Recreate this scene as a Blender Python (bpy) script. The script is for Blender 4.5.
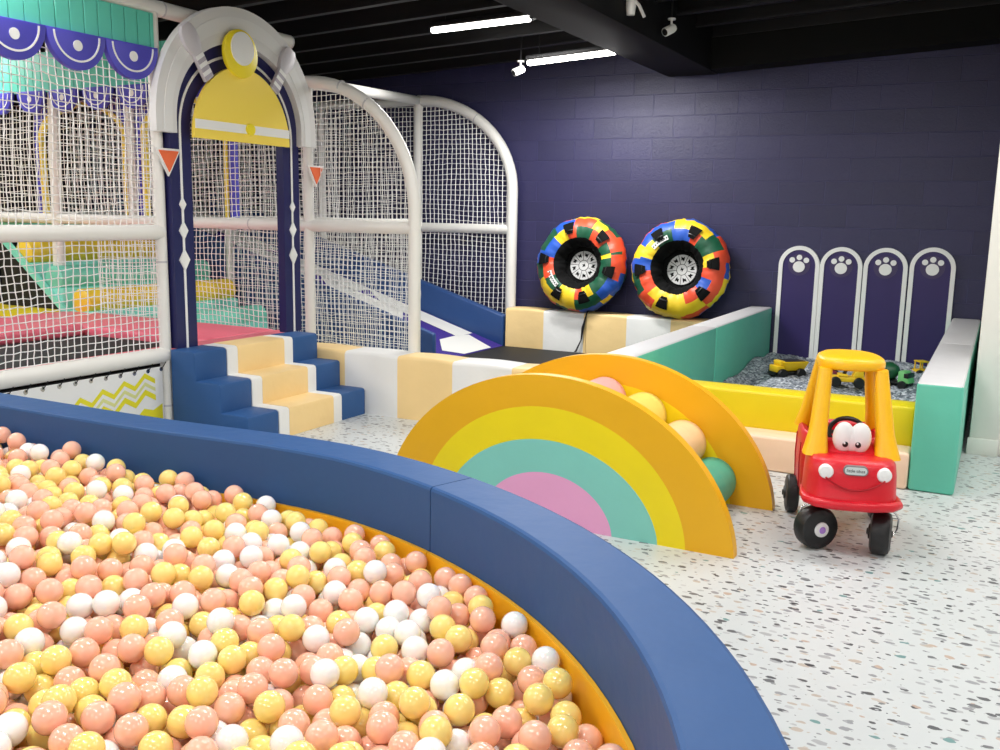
import bpy, bmesh, math, random
import numpy as np
from mathutils import Vector, Matrix

random.seed(7); np.random.seed(7)
for o in list(bpy.data.objects): bpy.data.objects.remove(o)
SC = bpy.context.scene
COL = SC.collection
PI = math.pi

# ------------------------------------------------------------------ camera
def cam_rot(yaw, pitch, roll):
    cy, sy = math.cos(yaw), math.sin(yaw)
    w = Vector((sy*math.cos(pitch), cy*math.cos(pitch), -math.sin(pitch)))
    r = Vector((cy, -sy, 0)); d = w.cross(r)
    r2 = math.cos(roll)*r + math.sin(roll)*d
    d2 = math.cos(roll)*d - math.sin(roll)*r
    u = -d2; b = -w
    return Matrix(((r2.x, u.x, b.x), (r2.y, u.y, b.y), (r2.z, u.z, b.z)))
CAM_H = 1.363
FPX = 941.1
cd = bpy.data.cameras.new('camera'); cam = bpy.data.objects.new('camera', cd); COL.objects.link(cam)
cam.matrix_world = Matrix.Translation((0, 0, CAM_H)) @ cam_rot(-.4837, .1686, -.0183).to_4x4()
cd.sensor_width = 36; cd.lens = FPX/1000*36; cd.clip_start = .02
SC.camera = cam

# ------------------------------------------------------------------ world, exposure
w = bpy.data.worlds.new('world'); SC.world = w; w.use_nodes = True
bg = w.node_tree.nodes['Background']; bg.inputs[0].default_value = (1, 1, 1, 1); bg.inputs[1].default_value = .02
SC.view_settings.view_transform = 'Standard'; SC.view_settings.look = 'None'
SC.view_settings.gamma = 1; SC.view_settings.exposure = -0.85; SC.view_settings.use_curve_mapping = False

# ------------------------------------------------------------------ materials
def lin(c):
    return tuple(((v/255)/12.92 if v/255 <= .04045 else ((v/255+.055)/1.055)**2.4) for v in c)
MATS = {}
def mat(name, rgb, rough=.5, var=0, vscale=8, bump=0, bscale=60, coat=0, metal=0, spec=.5, sss=0):
    if name in MATS: return MATS[name]
    m = bpy.data.materials.new(name); m.use_nodes = True; MATS[name] = m
    nt = m.node_tree; b = nt.nodes['Principled BSDF']
    c = (*lin(rgb), 1)
    b.inputs['Base Color'].default_value = c; b.inputs['Roughness'].default_value = rough
    b.inputs['Metallic'].default_value = metal; b.inputs['Specular IOR Level'].default_value = spec
    if coat: b.inputs['Coat Weight'].default_value = coat; b.inputs['Coat Roughness'].default_value = .12
    if sss:
        b.inputs['Subsurface Weight'].default_value = sss
        b.inputs['Subsurface Radius'].default_value = (1, .6, .4); b.inputs['Subsurface Scale'].default_value = .02
    tc = nt.nodes.new('ShaderNodeTexCoord')
    if var:
        n = nt.nodes.new('ShaderNodeTexNoise'); n.inputs['Scale'].default_value = vscale; n.inputs['Detail'].default_value = 4
        nt.links.new(tc.outputs['Object'], n.inputs['Vector'])
        mx = nt.nodes.new('ShaderNodeMix'); mx.data_type = 'RGBA'
        mx.inputs[6].default_value = tuple(v*(1-var) for v in c[:3])+(1,)
        mx.inputs[7].default_value = tuple(min(1, v*(1+var)) for v in c[:3])+(1,)
        nt.links.new(n.outputs['Fac'], mx.inputs[0]); nt.links.new(mx.outputs[2], b.inputs['Base Color'])
    if bump:
        n = nt.nodes.new('ShaderNodeTexNoise'); n.inputs['Scale'].default_value = bscale; n.inputs['Detail'].default_value = 3
        nt.links.new(tc.outputs['Object'], n.inputs['Vector'])
        bp = nt.nodes.new('ShaderNodeBump'); bp.inputs['Strength'].default_value = bump; bp.inputs['Distance'].default_value = .02
        nt.links.new(n.outputs['Fac'], bp.inputs['Height']); nt.links.new(bp.outputs[0], b.inputs['Normal'])
    return m
def vinyl(name, rgb, rough=.42, **k): return mat(name, rgb, rough, var=.04, vscale=5, bump=.25, bscale=7, **k)
def emit(name, rgb, s):
    m = bpy.data.materials.new(name); m.use_nodes = True; nt = m.node_tree
    b = nt.nodes['Principled BSDF']; b.inputs['Base Color'].default_value = (*lin(rgb), 1)
    b.inputs['Emission Color'].default_value = (*lin(rgb), 1); b.inputs['Emission Strength'].default_value = s
    return m

NAVY = vinyl('navy vinyl', (42, 84, 138), .52, spec=.35); NAVY_D = mat('navy painted board', (28, 29, 84), .35, var=.05)
CREAM = vinyl('cream vinyl', (243, 211, 150)); WHITE_V = vinyl('white vinyl', (234, 234, 232))
TEAL = vinyl('teal vinyl', (98, 197, 172)); GREY_V = vinyl('pale grey vinyl', (214, 213, 214))
YEL = vinyl('yellow vinyl', (230, 206, 6)); YEL_O = vinyl('amber vinyl', (246, 180, 26))
PINKSTEP = vinyl('blush vinyl', (246, 213, 184)); PINK = vinyl('pink pad vinyl', (236, 110, 130))
MINT = vinyl('mint vinyl', (132, 222, 204)); MINT_D = vinyl('mint roll vinyl', (118, 206, 182)); ROLL_Y = vinyl('roll yellow vinyl', (240, 205, 60))
BLACK = mat('black mesh', (22, 21, 21), .7, var=.2, vscale=40); BLK = mat('black plastic', (18, 18, 19), .38)
PIPE = mat('white pipe foam', (232, 230, 224), .4, var=.03); NET = mat('white net twine', (240, 240, 238), .7)
BOARD_W = mat('white board', (238, 238, 236), .4); BOARD_G = mat('light grey board', (224, 223, 222), .38, var=.015)
BOARD_G2 = mat('mid grey board', (196, 194, 196), .4); BOARD_Y = mat('yellow board', (253, 224, 90), .35); BOARD_Y2 = mat('bright yellow board', (248, 226, 40), .35)
BOARD_O = mat('orange board', (240, 110, 62), .4); BOARD_T = mat('teal board', (98, 205, 182), .4, var=.04); BOARD_TD = mat('dark teal groove', (30, 110, 105), .5)
BOARD_B = mat('violet blue board', (78, 74, 190), .4, var=.04); PURP = mat('purple board', (44, 30, 92), .45, var=.06)
PURP_D = mat('smoky purple disc', (62, 50, 92), .45); CHROME = mat('steel wire', (200, 200, 202), .25, metal=1)
SLIDE_B = vinyl('slide blue vinyl', (38, 72, 126)); SLIDE_P = mat('purple slide carpet', (58, 38, 140), .8, bump=.6, bscale=160); SLIDE_W = mat('white slide carpet', (236, 236, 232), .8, bump=.6, bscale=160)
RED = mat('red plastic', (214, 18, 38), .35, bump=.08, bscale=90); ROOF_Y = mat('yellow plastic', (252, 190, 8), .38, bump=.08, bscale=90)
WPL = mat('white plastic', (240, 240, 238), .3, coat=.3); TYRE = mat('tyre plastic', (24, 24, 25), .45, bump=.1, bscale=80); LILAC = mat('lilac plastic', (176, 130, 215), .4)
RB_O = vinyl('rainbow orange', (236, 175, 10)); RB_Y = vinyl('rainbow yellow', (244, 217, 8)); RB_T = vinyl('rainbow teal', (132, 204, 188)); RB_P = vinyl('rainbow pink', (236, 164, 202))
R_PK = vinyl('roller pink', (238, 170, 170)); R_YL = vinyl('roller yellow', (240, 218, 112)); R_CR = vinyl('roller cream', (244, 210, 160)); R_TL = vinyl('roller teal', (68, 172, 148))
DARK = mat('black ceiling paint', (9, 9, 10), .75, spec=.25); DARK2 = mat('black steel', (24, 23, 26), .45); DARKW = mat('dark room wall', (26, 26, 36), .7)
COLW = mat('cream wall paint', (226, 225, 218), .6, var=.02); FRONTW = mat('pale wall paint', (226, 226, 226), .7)
B_PE = mat('peach ball', (253, 192, 166), .2, coat=.5, spec=.5, sss=.3); B_YE = mat('yellow ball', (254, 225, 134), .2, coat=.5, spec=.5, sss=.3); B_WH = mat('white ball', (248, 246, 243), .2, coat=.5, spec=.5, sss=.3)
TUBE_C = [mat('tube red fabric', (232, 78, 44), .45), mat('tube yellow fabric', (244, 206, 40), .45), mat('tube blue fabric', (38, 88, 190), .45), mat('tube green fabric', (22, 84, 58), .45)]
TGREY = mat('tube emblem grey', (205, 205, 204), .5); TBLK = mat('tube black cloth', (7, 7, 8), .8, spec=.2)
TR_Y = mat('toy yellow', (240, 196, 24), .4); TR_G = mat('toy green', (120, 196, 120), .4); TR_GD = mat('toy dark green', (24, 84, 50), .4); TR_R = mat('toy maroon', (130, 40, 60), .4)

def floor_material():
    m = bpy.data.materials.new('speckled vinyl floor'); m.use_nodes = True; nt = m.node_tree; N = nt.nodes; L = nt.links
    b = N['Principled BSDF']; b.inputs['Roughness'].default_value = .38
    geo = N.new('ShaderNodeNewGeometry')
    prev = None
    base = (*lin((203, 207, 207)), 1)
    for k, (sc, ang, thr, cols) in enumerate([
            ((13, 24, 1), .25, .27, [(84, 86, 90), (150, 152, 156), (186, 174, 162), (106, 108, 112), (170, 172, 174)]),
            ((17, 31, 1), -.3, .24, [(150, 152, 154), (88, 90, 94), (196, 186, 176), (186, 188, 190), (176, 178, 180)]),
            ((9, 14, 1), .9, .15, [(64, 66, 72), (190, 168, 152), (130, 134, 136), (110, 150, 148), (150, 150, 154)])]):
        mp = N.new('ShaderNodeMapping'); mp.inputs['Rotation'].default_value = (0, 0, ang); mp.inputs['Scale'].default_value = sc
        mp.inputs['Location'].default_value = (k*3.7, k*1.9, 0)
        L.new(geo.outputs['Position'], mp.inputs['Vector'])
        nz = N.new('ShaderNodeTexNoise'); nz.inputs['Scale'].default_value = 3; L.new(mp.outputs[0], nz.inputs['Vector'])
        ad = N.new('ShaderNodeVectorMath'); ad.operation = 'MULTIPLY_ADD'; ad.inputs[1].default_value = (.28, .28, 0)
        L.new(nz.outputs['Color'], ad.inputs[0]); L.new(mp.outputs[0], ad.inputs[2])
        v = N.new('ShaderNodeTexVoronoi'); v.voronoi_dimensions = '2D'; v.inputs['Scale'].default_value = 1; v.inputs['Randomness'].default_value = .9
        L.new(ad.outputs[0], v.inputs['Vector'])
        sp = N.new('ShaderNodeSeparateColor'); L.new(v.outputs['Color'], sp.inputs[0])
        th = N.new('ShaderNodeMath'); th.operation = 'MULTIPLY'; L.new(sp.outputs[0], th.inputs[0]); th.inputs[1].default_value = thr
        lt = N.new('ShaderNodeMath'); lt.operation = 'LESS_THAN'; L.new(v.outputs['Distance'], lt.inputs[0]); L.new(th.outputs[0], lt.inputs[1])
        rp = N.new('ShaderNodeValToRGB'); rp.color_ramp.interpolation = 'CONSTANT'
        e = rp.color_ramp.elements; e[0].position = 0; e[0].color = (*lin(cols[0]), 1); e[1].position = .25; e[1].color = (*lin(cols[1]), 1)
        for i, c in enumerate(cols[2:]):
            q = e.new(.5+.18*i); q.color = (*lin(c), 1)
        L.new(sp.outputs[1], rp.inputs[0])
        mx = N.new('ShaderNodeMix'); mx.data_type = 'RGBA'; L.new(lt.outputs[0], mx.inputs[0]); L.new(rp.outputs[0], mx.inputs[7])
        if prev is None: mx.inputs[6].default_value = base
        else: L.new(prev, mx.inputs[6])
        prev = mx.outputs[2]
    L.new(prev, b.inputs['Base Color'])
    return m
def block_material():
    m = bpy.data.materials.new('painted concrete block'); m.use_nodes = True; nt = m.node_tree; N = nt.nodes; L = nt.links
    b = N['Principled BSDF']; b.inputs['Roughness'].default_value = .42; b.inputs['Specular IOR Level'].default_value = .5
    geo = N.new('ShaderNodeNewGeometry'); sp = N.new('ShaderNodeSeparateXYZ'); L.new(geo.outputs['Position'], sp.inputs[0])
    cb = N.new('ShaderNodeCombineXYZ')
    ax = N.new('ShaderNodeMath'); ax.inputs[1].default_value = 4.6889+.406*20; L.new(sp.outputs['X'], ax.inputs[0])
    az = N.new('ShaderNodeMath'); az.inputs[1].default_value = -.084+.203*2; L.new(sp.outputs['Z'], az.inputs[0])
    L.new(ax.outputs[0], cb.inputs[0]); L.new(az.outputs[0], cb.inputs[1])
    br = N.new('ShaderNodeTexBrick'); L.new(cb.outputs[0], br.inputs['Vector'])
    br.inputs['Scale'].default_value = 1; br.inputs['Brick Width'].default_value = .406; br.inputs['Row Height'].default_value = .203
    br.inputs['Mortar Size'].default_value = .0045; br.inputs['Mortar Smooth'].default_value = .3; br.inputs['Bias'].default_value = 0
    br.inputs['Color1'].default_value = (*lin((42, 41, 76)), 1); br.inputs['Color2'].default_value = (*lin((47, 45, 84)), 1); br.inputs['Mortar'].default_value = (*lin((60, 58, 100)), 1)
    L.new(br.outputs['Color'], b.inputs['Base Color'])
    nz = N.new('ShaderNodeTexNoise'); nz.inputs['Scale'].default_value = 55; nz.inputs['Detail'].default_value = 5; nz.inputs['Roughness'].default_value = .7; L.new(geo.outputs['Position'], nz.inputs['Vector'])
    b1 = N.new('ShaderNodeBump'); b1.inputs['Strength'].default_value = .7; b1.inputs['Distance'].default_value = .006; L.new(nz.outputs['Fac'], b1.inputs['Height'])
    b2 = N.new('ShaderNodeBump'); b2.inputs['Strength'].default_value = 1; b2.inputs['Distance'].default_value = .012; b2.invert = True
    L.new(br.outputs['Fac'], b2.inputs['Height']); L.new(b1.outputs[0], b2.inputs['Normal']); L.new(b2.outputs[0], b.inputs['Normal'])
    return m
def gravel_material():
    m = bpy.data.materials.new('grey gravel'); m.use_nodes = True; nt = m.node_tree; N = nt.nodes; L = nt.links
    b = N['Principled BSDF']; b.inputs['Roughness'].default_value = .8
    tc = N.new('ShaderNodeNewGeometry'); v = N.new('ShaderNodeTexVoronoi'); v.inputs['Scale'].default_value = 55; L.new(tc.outputs['Position'], v.inputs['Vector'])
    sp = N.new('ShaderNodeSeparateColor'); L.new(v.outputs['Color'], sp.inputs[0])
    rp = N.new('ShaderNodeValToRGB'); e = rp.color_ramp.elements; e[0].color = (*lin((84, 92, 102)), 1); e[1].color = (*lin((228, 232, 238)), 1)
    q = e.new(.5); q.color = (*lin((152, 160, 172)), 1)
    L.new(sp.outputs[0], rp.inputs[0]); L.new(rp.outputs[0], b.inputs['Base Color'])
    bp = N.new('ShaderNodeBump'); bp.invert = True; bp.inputs['Strength'].default_value = 1; bp.inputs['Distance'].default_value = .012
    L.new(v.outputs['Distance'], bp.inputs['Height']); L.new(bp.outputs[0], b.inputs['Normal'])
    return m

# ------------------------------------------------------------------ mesh builder
class MB:
    def __init__(s): s.v = []; s.f = []; s.m = []; s.mats = []
    def mi(s, m):
        if m not in s.mats: s.mats.append(m)
        return s.mats.index(m)
    def add(s, vs, fs, m, M=None):
        n = len(s.v); i = s.mi(m)
        s.v += [tuple(M @ Vector(p)) if M else tuple(p) for p in vs]
        for f in fs: s.f.append([n+k for k in f]); s.m.append(i)
        return s
    def bm(s, b, m, M=None):
        b.verts.index_update()
        s.add([v.co.copy() for v in b.verts], [[v.index for v in f.verts] for f in b.faces], m, M); b.free(); return s
    def box(s, x0, x1, y0, y1, z0, z1, m, bev=0, seg=2, M=None):
        b = bmesh.new(); bmesh.ops.create_cube(b, size=1)
        for v in b.verts: v.co = Vector(((x0+x1)/2+v.co.x*(x1-x0), (y0+y1)/2+v.co.y*(y1-y0), (z0+z1)/2+v.co.z*(z1-z0)))
        if bev: bmesh.ops.bevel(b, geom=b.edges[:], offset=bev, segments=seg, profile=.5, affect='EDGES')
        return s.bm(b, m, M)
    def hexa(s, pts, m, bev=0, seg=2):   # 8 points: bottom ring 4, top ring 4
        b = bmesh.new(); vs = [b.verts.new(p) for p in pts]
        for f in ((3, 2, 1, 0), (4, 5, 6, 7), (0, 1, 5, 4), (1, 2, 6, 5), (2, 3, 7, 6), (3, 0, 4, 7)): b.faces.new([vs[i] for i in f])
        bmesh.ops.recalc_face_normals(b, faces=b.faces)
        if bev: bmesh.ops.bevel(b, geom=b.edges[:], offset=bev, segments=seg, profile=.5, affect='EDGES')
        return s.bm(b, m)
    def tube(s, path, r, m, n=10, closed=False, M=None):
        P = [Vector(p) for p in path]; k = len(P); vs = []; fs = []
        rs = r if isinstance(r, (list, tuple)) else [r]*k
        prev = None
        for i in range(k):
            a = P[i-1] if (i > 0 or closed) else P[i]; c = P[(i+1) % k] if (i < k-1 or closed) else P[i]
            t = (c-a).normalized()
            if prev is None: u = t.orthogonal().normalized()
            else:
                u = prev-t*prev.dot(t)
                u = u.normalized() if u.length > 1e-6 else t.orthogonal().normalized()
            prev = u; w2 = t.cross(u)
            for j in range(n):
                an = 2*PI*j/n; vs.append(P[i]+(u*math.cos(an)+w2*math.sin(an))*rs[i])
        for i in range(k if closed else k-1):
            for j in range(n):
                a = i*n+j; b = i*n+(j+1) % n; c = ((i+1) % k)*n+(j+1) % n; d = ((i+1) % k)*n+j
                fs.append((a, b, c, d))
        if not closed: fs.append(tuple(range(n-1, -1, -1))); fs.append(tuple((k-1)*n+j for j in range(n)))
        return s.add(vs, fs, m, M)
    def sphere(s, c, r, m, u=16, v=10, M=None):
        r = r if isinstance(r, (list, tuple)) else (r, r, r)
        b = bmesh.new(); bmesh.ops.create_uvsphere(b, u_segments=u, v_segments=v, radius=1)
        for q in b.verts: q.co = Vector((c[0]+q.co.x*r[0], c[1]+q.co.y*r[1], c[2]+q.co.z*r[2]))
        return s.bm(b, m, M)
    def lathe(s, prof, m, n=24, M=None):   # around local Z
        vs = []; fs = []; k = len(prof)
        for (r, z) in prof:
            for j in range(n): vs.append((r*math.cos(2*PI*j/n), r*math.sin(2*PI*j/n), z))
        for i in range(k-1):
            for j in range(n): fs.append((i*n+j, i*n+(j+1) % n, (i+1)*n+(j+1) % n, (i+1)*n+j))
        if prof[0][0] > 1e-5: fs.append(tuple(range(n-1, -1, -1)))
        if prof[-1][0] > 1e-5: fs.append(tuple((k-1)*n+j for j in range(n)))
        return s.add(vs, fs, m, M)
    def prism(s, poly, z0, z1, m, M=None, bev=0):
        b = bmesh.new(); vs = [b.verts.new((p[0], p[1], z0)) for p in poly]; f = b.faces.new(vs)
        e = bmesh.ops.extrude_face_region(b, geom=[f])
        for q in e['geom']:
            if isinstance(q, bmesh.types.BMVert): q.co.z = z1
        bmesh.ops.recalc_face_normals(b, faces=b.faces)
        if bev:
            ed = [x for x in b.edges if abs(x.verts[0].co.z-x.verts[1].co.z) < 1e-6]
            bmesh.ops.bevel(b, geom=ed, offset=bev, segments=2, profile=.5, affect='EDGES')
        return s.bm(b, m, M)
    def band(s, outer, inner, z0, z1, m, M=None):   # strip between two open polylines of equal length, extruded
        k = len(outer); vs = []
        for p, q in zip(outer, inner): vs += [(p[0], p[1], z0), (q[0], q[1], z0), (p[0], p[1], z1), (q[0], q[1], z1)]
        fs = []
        for i in range(k-1):
            a = 4*i; b = a+4
            fs += [(a, a+1, b+1, b), (a+2, b+2, b+3, a+3), (a, b, b+2, a+2), (a+1, a+3, b+3, b+1)]
        fs += [(0, 2, 3, 1), (4*k-4, 4*k-3, 4*k-1, 4*k-2)]
        bb = bmesh.new(); vv = [bb.verts.new(v) for v in vs]
        for f in fs: bb.faces.new([vv[i] for i in f])
        bmesh.ops.recalc_face_normals(bb, faces=bb.faces)
        return s.bm(bb, m, M)
    def build(s, name, parent=None, local=False, angle=40, smooth=True):
        me = bpy.data.meshes.new(name)
        V = np.array(s.v, dtype=float)
        o = bpy.data.objects.new(name, me); COL.objects.link(o)
        if parent is not None:
            o.parent = parent
            if not local:
                root = parent
                while root.parent is not None: root = root.parent
                V = V-np.array(root.location)
        elif not local:
            c = np.array([(V[:, 0].min()+V[:, 0].max())/2, (V[:, 1].min()+V[:, 1].max())/2, V[:, 2].min()])
            V = V-c; o.location = c
        me.from_pydata(V.tolist(), [], s.f)
        for m in s.mats: me.materials.append(m)
        if len(s.mats) > 1: me.polygons.foreach_set('material_index', s.m)
        if smooth:
            me.polygons.foreach_set('use_smooth', [True]*len(me.polygons)); me.set_sharp_from_angle(angle=math.radians(angle))
        me.update(); return o

def thing(name, label, cat, loc=(0, 0, 0), rz=0, group=None):
    o = bpy.data.objects.new(name, None); COL.objects.link(o); o.location = loc; o.rotation_euler = (0, 0, rz); o.empty_display_size = .1
    return tag(o, label, cat, group)
def tag(o, label, cat, group=None):
    o['label'] = label; o['category'] = cat
    if group: o['group'] = group
    return o
def struct(o): o['kind'] = 'structure'; return o
def copy_tree(o, parent=None):
    c = o.copy(); COL.objects.link(c)
    if parent is not None: c.parent = parent
    for ch in list(o.children): copy_tree(ch, c)
    return c
def frame(ox, ax, bx, cx):   # matrix with columns ax, bx, cx at ox
    a, b, c = Vector(ax), Vector(bx), Vector(cx)
    return Matrix(((a.x, b.x, c.x, ox[0]), (a.y, b.y, c.y, ox[1]), (a.z, b.z, c.z, ox[2]), (0, 0, 0, 1)))
def PX(x): return frame((x, 0, 0), (0, 1, 0), (0, 0, 1), (1, 0, 0))      # local (y,z) profile in a plane of constant X, thickness towards +X
def PY(y): return frame((0, y, 0), (1, 0, 0), (0, 0, 1), (0, -1, 0))     # local (x,z) profile in a plane of constant Y, thickness towards -Y
def arc(cx, cy, r, a0, a1, n, ry=None):
    ry = ry or r
    return [(cx+r*math.cos(math.radians(a0+(a1-a0)*i/n)), cy+ry*math.sin(math.radians(a0+(a1-a0)*i/n))) for i in range(n+1)]

def net(name, parent, O, A, B, la, lb, cell=.042, r=.0035, bulge=.03, inside=None, seed=0):
    rng = np.random.RandomState(seed)
    O, A, B = np.array(O, float), np.array(A, float), np.array(B, float); Nn = np.cross(A, B); Nn = Nn/np.linalg.norm(Nn)
    na, nb = max(1, int(round(la/cell))), max(1, int(round(lb/cell)))
    a = np.linspace(0, la, na+1); b = np.linspace(0, lb, nb+1)
    aa, bb = np.meshgrid(a, b, indexing='ij')
    ph = rng.rand(6)*6.28
    ja = .010*np.sin(aa*3.1+bb*2.3+ph[0])+.006*np.sin(aa*9+bb*4+ph[1])+rng.randn(*aa.shape)*.0022
    jb = .012*np.sin(aa*2.7-bb*1.9+ph[2])+.006*np.sin(aa*5+bb*8+ph[3])+rng.randn(*aa.shape)*.0022
    bu = bulge*np.sin(np.pi*aa/la)*np.sin(np.pi*bb/lb)*(.6+.4*np.sin(3*aa+4*bb+ph[4]))
    P = O+(aa+ja)[..., None]*A+(bb+jb)[..., None]*B+bu[..., None]*Nn
    ok = np.ones(aa.shape, bool)
    if inside is not None: ok = np.vectorize(inside)(aa, bb)
    E = []
    for (p, q, k) in ((P[:-1], P[1:], ok[:-1] & ok[1:]), (P[:, :-1], P[:, 1:], ok[:, :-1] & ok[:, 1:])):
        E.append((p[k], q[k]))
    p = np.concatenate([e[0] for e in E]); q = np.concatenate([e[1] for e in E])
    d = q-p; d /= np.linalg.norm(d, axis=1)[:, None]+1e-9
    u = np.cross(d, Nn); u /= np.linalg.norm(u, axis=1)[:, None]+1e-9; w2 = np.cross(d, u)
    vs = []
    for base in (p, q):
        for k in range(3):
            an = 2*PI*k/3; vs.append(base+r*(math.cos(an)*u+math.sin(an)*w2))
    V = np.stack(vs, 1).reshape(-1, 3); n = len(p); i0 = np.arange(n)*6
    F = np.concatenate([np.stack([i0+k, i0+(k+1) % 3, i0+3+(k+1) % 3, i0+3+k], 1) for k in range(3)])
    mb = MB(); mb.v = V.tolist(); mb.f = F.tolist(); mb.m = [0]*len(F); mb.mats = [NET]
    return mb.build(name, parent)

# ================================================================== SETTING
YW = 8.89
def simple(name, *a, m, bev=0):
    return MB().box(*a, m, bev).build(name)
struct(simple('floor', -11, 3.5, -3.5, YW+.2, -.1, 0, m=floor_material()))
struct(simple('wall_back', -11, 3.5, YW, YW+.2, 0, 3.6, m=block_material()))
struct(simple('wall_left', -11.2, -11, -3.5, YW, 0, 3.6, m=DARKW))
struct(simple('wall_front', -11, 3.5, -3.7, -3.5, 0, 3.6, m=FRONTW))
struct(simple('wall_right', 3.5, 3.7, -3.5, YW, 0, 3.6, m=COLW))
wr = MB(); wr.box(-.065, .09, 6.19, YW, 0, 3.6, COLW, .006); wr.box(.06, 3.5, 6.225, 6.4, 0, 3.6, COLW)
struct(wr.build('wall_side'))
bb = MB(); bb.box(-.075, .09, 6.175, 6.19, 0, .1, COLW, .004); bb.box(.07, 3.5, 6.21, 6.225, 0, .1, COLW, .004)
struct(bb.build('baseboard_side'))
# sloped black roof deck: ribbed sheet, joists along X
def ceil_z(x): return 3.06+.045*(x+4)
cl = MB(); n = 60
cl.hexa([(-11, -3.5, ceil_z(-11)), (3.5, -3.5, ceil_z(3.5)), (3.5, YW, ceil_z(3.5)), (-11, YW, ceil_z(-11)),
         (-11, -3.5, ceil_z(-11)+.1), (3.5, -3.5, ceil_z(3.5)+.1), (3.5, YW, ceil_z(3.5)+.1), (-11, YW, ceil_z(-11)+.1)], DARK)
struct(cl.build('ceiling'))
k = 0
for y in [8.62-.52*i for i in range(12)]:
    jm = MB()
    for (a, b_, h0, h1) in ((-.03, .03, 0, .02), (-.004, .004, .02, .16), (-.03, .03, .16, .18)):
        jm.hexa([(-11, y+a, ceil_z(-11)-.18+h0), (3.5, y+a, ceil_z(3.5)-.18+h0), (3.5, y+b_, ceil_z(3.5)-.18+h0), (-11, y+b_, ceil_z(-11)-.18+h0),
                 (-11, y+a, ceil_z(-11)-.18+h1), (3.5, y+a, ceil_z(3.5)-.18+h1), (3.5, y+b_, ceil_z(3.5)-.18+h1), (-11, y+b_, ceil_z(-11)-.18+h1)], DARK2)
    k += 1; struct(jm.build('trim_%d' % k))
k += 1; struct(simple('trim_%d' % k, -2.93, -2.45, -3.5, 8.86, 2.67, 3.05, m=DARK, bev=.01))
lm = MB(); lm.hexa([(-2.45, 8.6, 2.68), (3.5, 8.6, 2.98), (3.5, 8.88, 2.98), (-2.45, 8.88, 2.68), (-2.45, 8.6, 2.95), (3.5, 8.6, 3.25), (3.5, 8.88, 3.25), (-2.45, 8.88, 2.95)], DARK)
k += 1; struct(lm.build('trim_%d' % k))

# ------------------------------------------------------------------ lamps
LED = emit('led diffuser', (255, 252, 244), 22)
def strip_light(x, y, z, label, L=1.1, power=0, tilt=0):
    t = thing('ceiling_strip_light', label, 'ceiling light', (x, y, z), 0, 'black room LED strip lights')
    MB().box(x-L/2, x+L/2, y-.03, y+.03, z+.03, z+.07, DARK2, .005).build('housing', t)
    MB().box(x-L/2+.01, x+L/2-.01, y-.026, y+.026, z-.012, z+.03, LED, .012, 3).build('diffuser', t)
    t.rotation_euler = (0, -tilt, 0)
    for dx in (-.35, .35): MB().tube([(x+dx*L, y, z+.07), (x+dx*L, y, ceil_z(x)-.002)], .006, DARK2, 6).build('hanger', t)
    if power:
        ld = bpy.data.lights.new('strip_lamp', 'AREA'); ld.shape = 'RECTANGLE'; ld.size = L; ld.size_y = .12; ld.energy = power; ld.color = (1, .99, .975)
        lo = bpy.data.objects.new('strip_lamp', ld); COL.objects.link(lo); lo.parent = t; lo.location = (0, 0, -.03)
strip_light(-3.95, 7.05, 2.885, 'lit LED strip nearer the camera, left of the black beam', .94, 75, .03)
strip_light(-3.44, 7.75, 2.70, 'lit LED strip farther back, nearest the navy block wall', .84, 115, .055)
for y in (-1.8, .6, 2.9, 5.0):  # strips added out of view for fill light, power set spot by spot
    for x in ((-7.2, -4.6, -1.6, .9) if y < 4 else (-8.3, -1.7, 0.1, 1.9)):
        strip_light(x, y, 2.87 if x > -5 else 2.72, 'unseen LED strip added over the hall as fill light', 1.2, {-1.8: 62, .6: 46, 2.9: 52, 5.0: 48}[y]*({-7.2: 1.7, -4.6: 1.45, -1.6: 1.25, .9: .72}.get(x, 1) if y > 0 else 1))

# ================================================================== SOFT PLAY WALLS
def pad(name, label, cat, x0, x1, y0, y1, z0, z1, m, mtop=None, bev=.018, group=None):
    b = MB(); b.box(x0, x1, y0, y1, z0, z1, m, bev, 3)
    o = b.build(name)
    if mtop:
        o.data.materials.append(mtop)
        for p in o.data.polygons:
            if p.normal.z > .6: p.material_index = 1
    return tag(o, label, cat, group)
def strip_wall(name, label, y0, y1, z1, bounds, cols):
    b = MB()
    for i, c in enumerate(cols):
        x0, x1 = bounds[i], bounds[i+1]; r = .025
        prof = [(y0, .0), (y0, z1-r)]+[(y0+r-r*math.cos(a), z1-r+r*math.sin(a)) for a in (.5, 1.0, 1.5708)]+[(y1-r+r*math.sin(a), z1-r+r*math.cos(a)) for a in (.0, .6, 1.2)]+[(y1, z1-r), (y1, 0)]
        nsub = 8; k = len(prof); vs = []; fs = []
        for s in range(nsub+1):
            x = x0+(x1-x0)*s/nsub; puff = .008*math.sin(PI*s/nsub)
            for j, (y, z) in enumerate(prof):
                q = puff*(1 if .02 < z < z1-.03 else 0)
                vs.append((x, y+(-q if y < (y0+y1)/2 else q)+(.004*math.sin(x*13+z*17)), z+puff*.7*(1 if z > z1-.03 else 0)))
        for s in range(nsub):
            for j in range(k-1): fs.append((s*k+j, (s+1)*k+j, (s+1)*k+j+1, s*k+j+1))
        fs.append(tuple(range(k))); fs.append(tuple(nsub*k+j for j in range(k-1, -1, -1)))
        b.add(vs, fs, c)
    o = b.build(name); return tag(o, label, 'padded wall')
strip_wall('padded_wall', 'cream and white striped low padded wall in front of the slide net', 5.18, 5.43, .42, [-4.36, -3.931, -3.496, -3.069, -2.638, -2.2, -2.03], [CREAM, WHITE_V, CREAM, WHITE_V, CREAM, WHITE_V])
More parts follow.
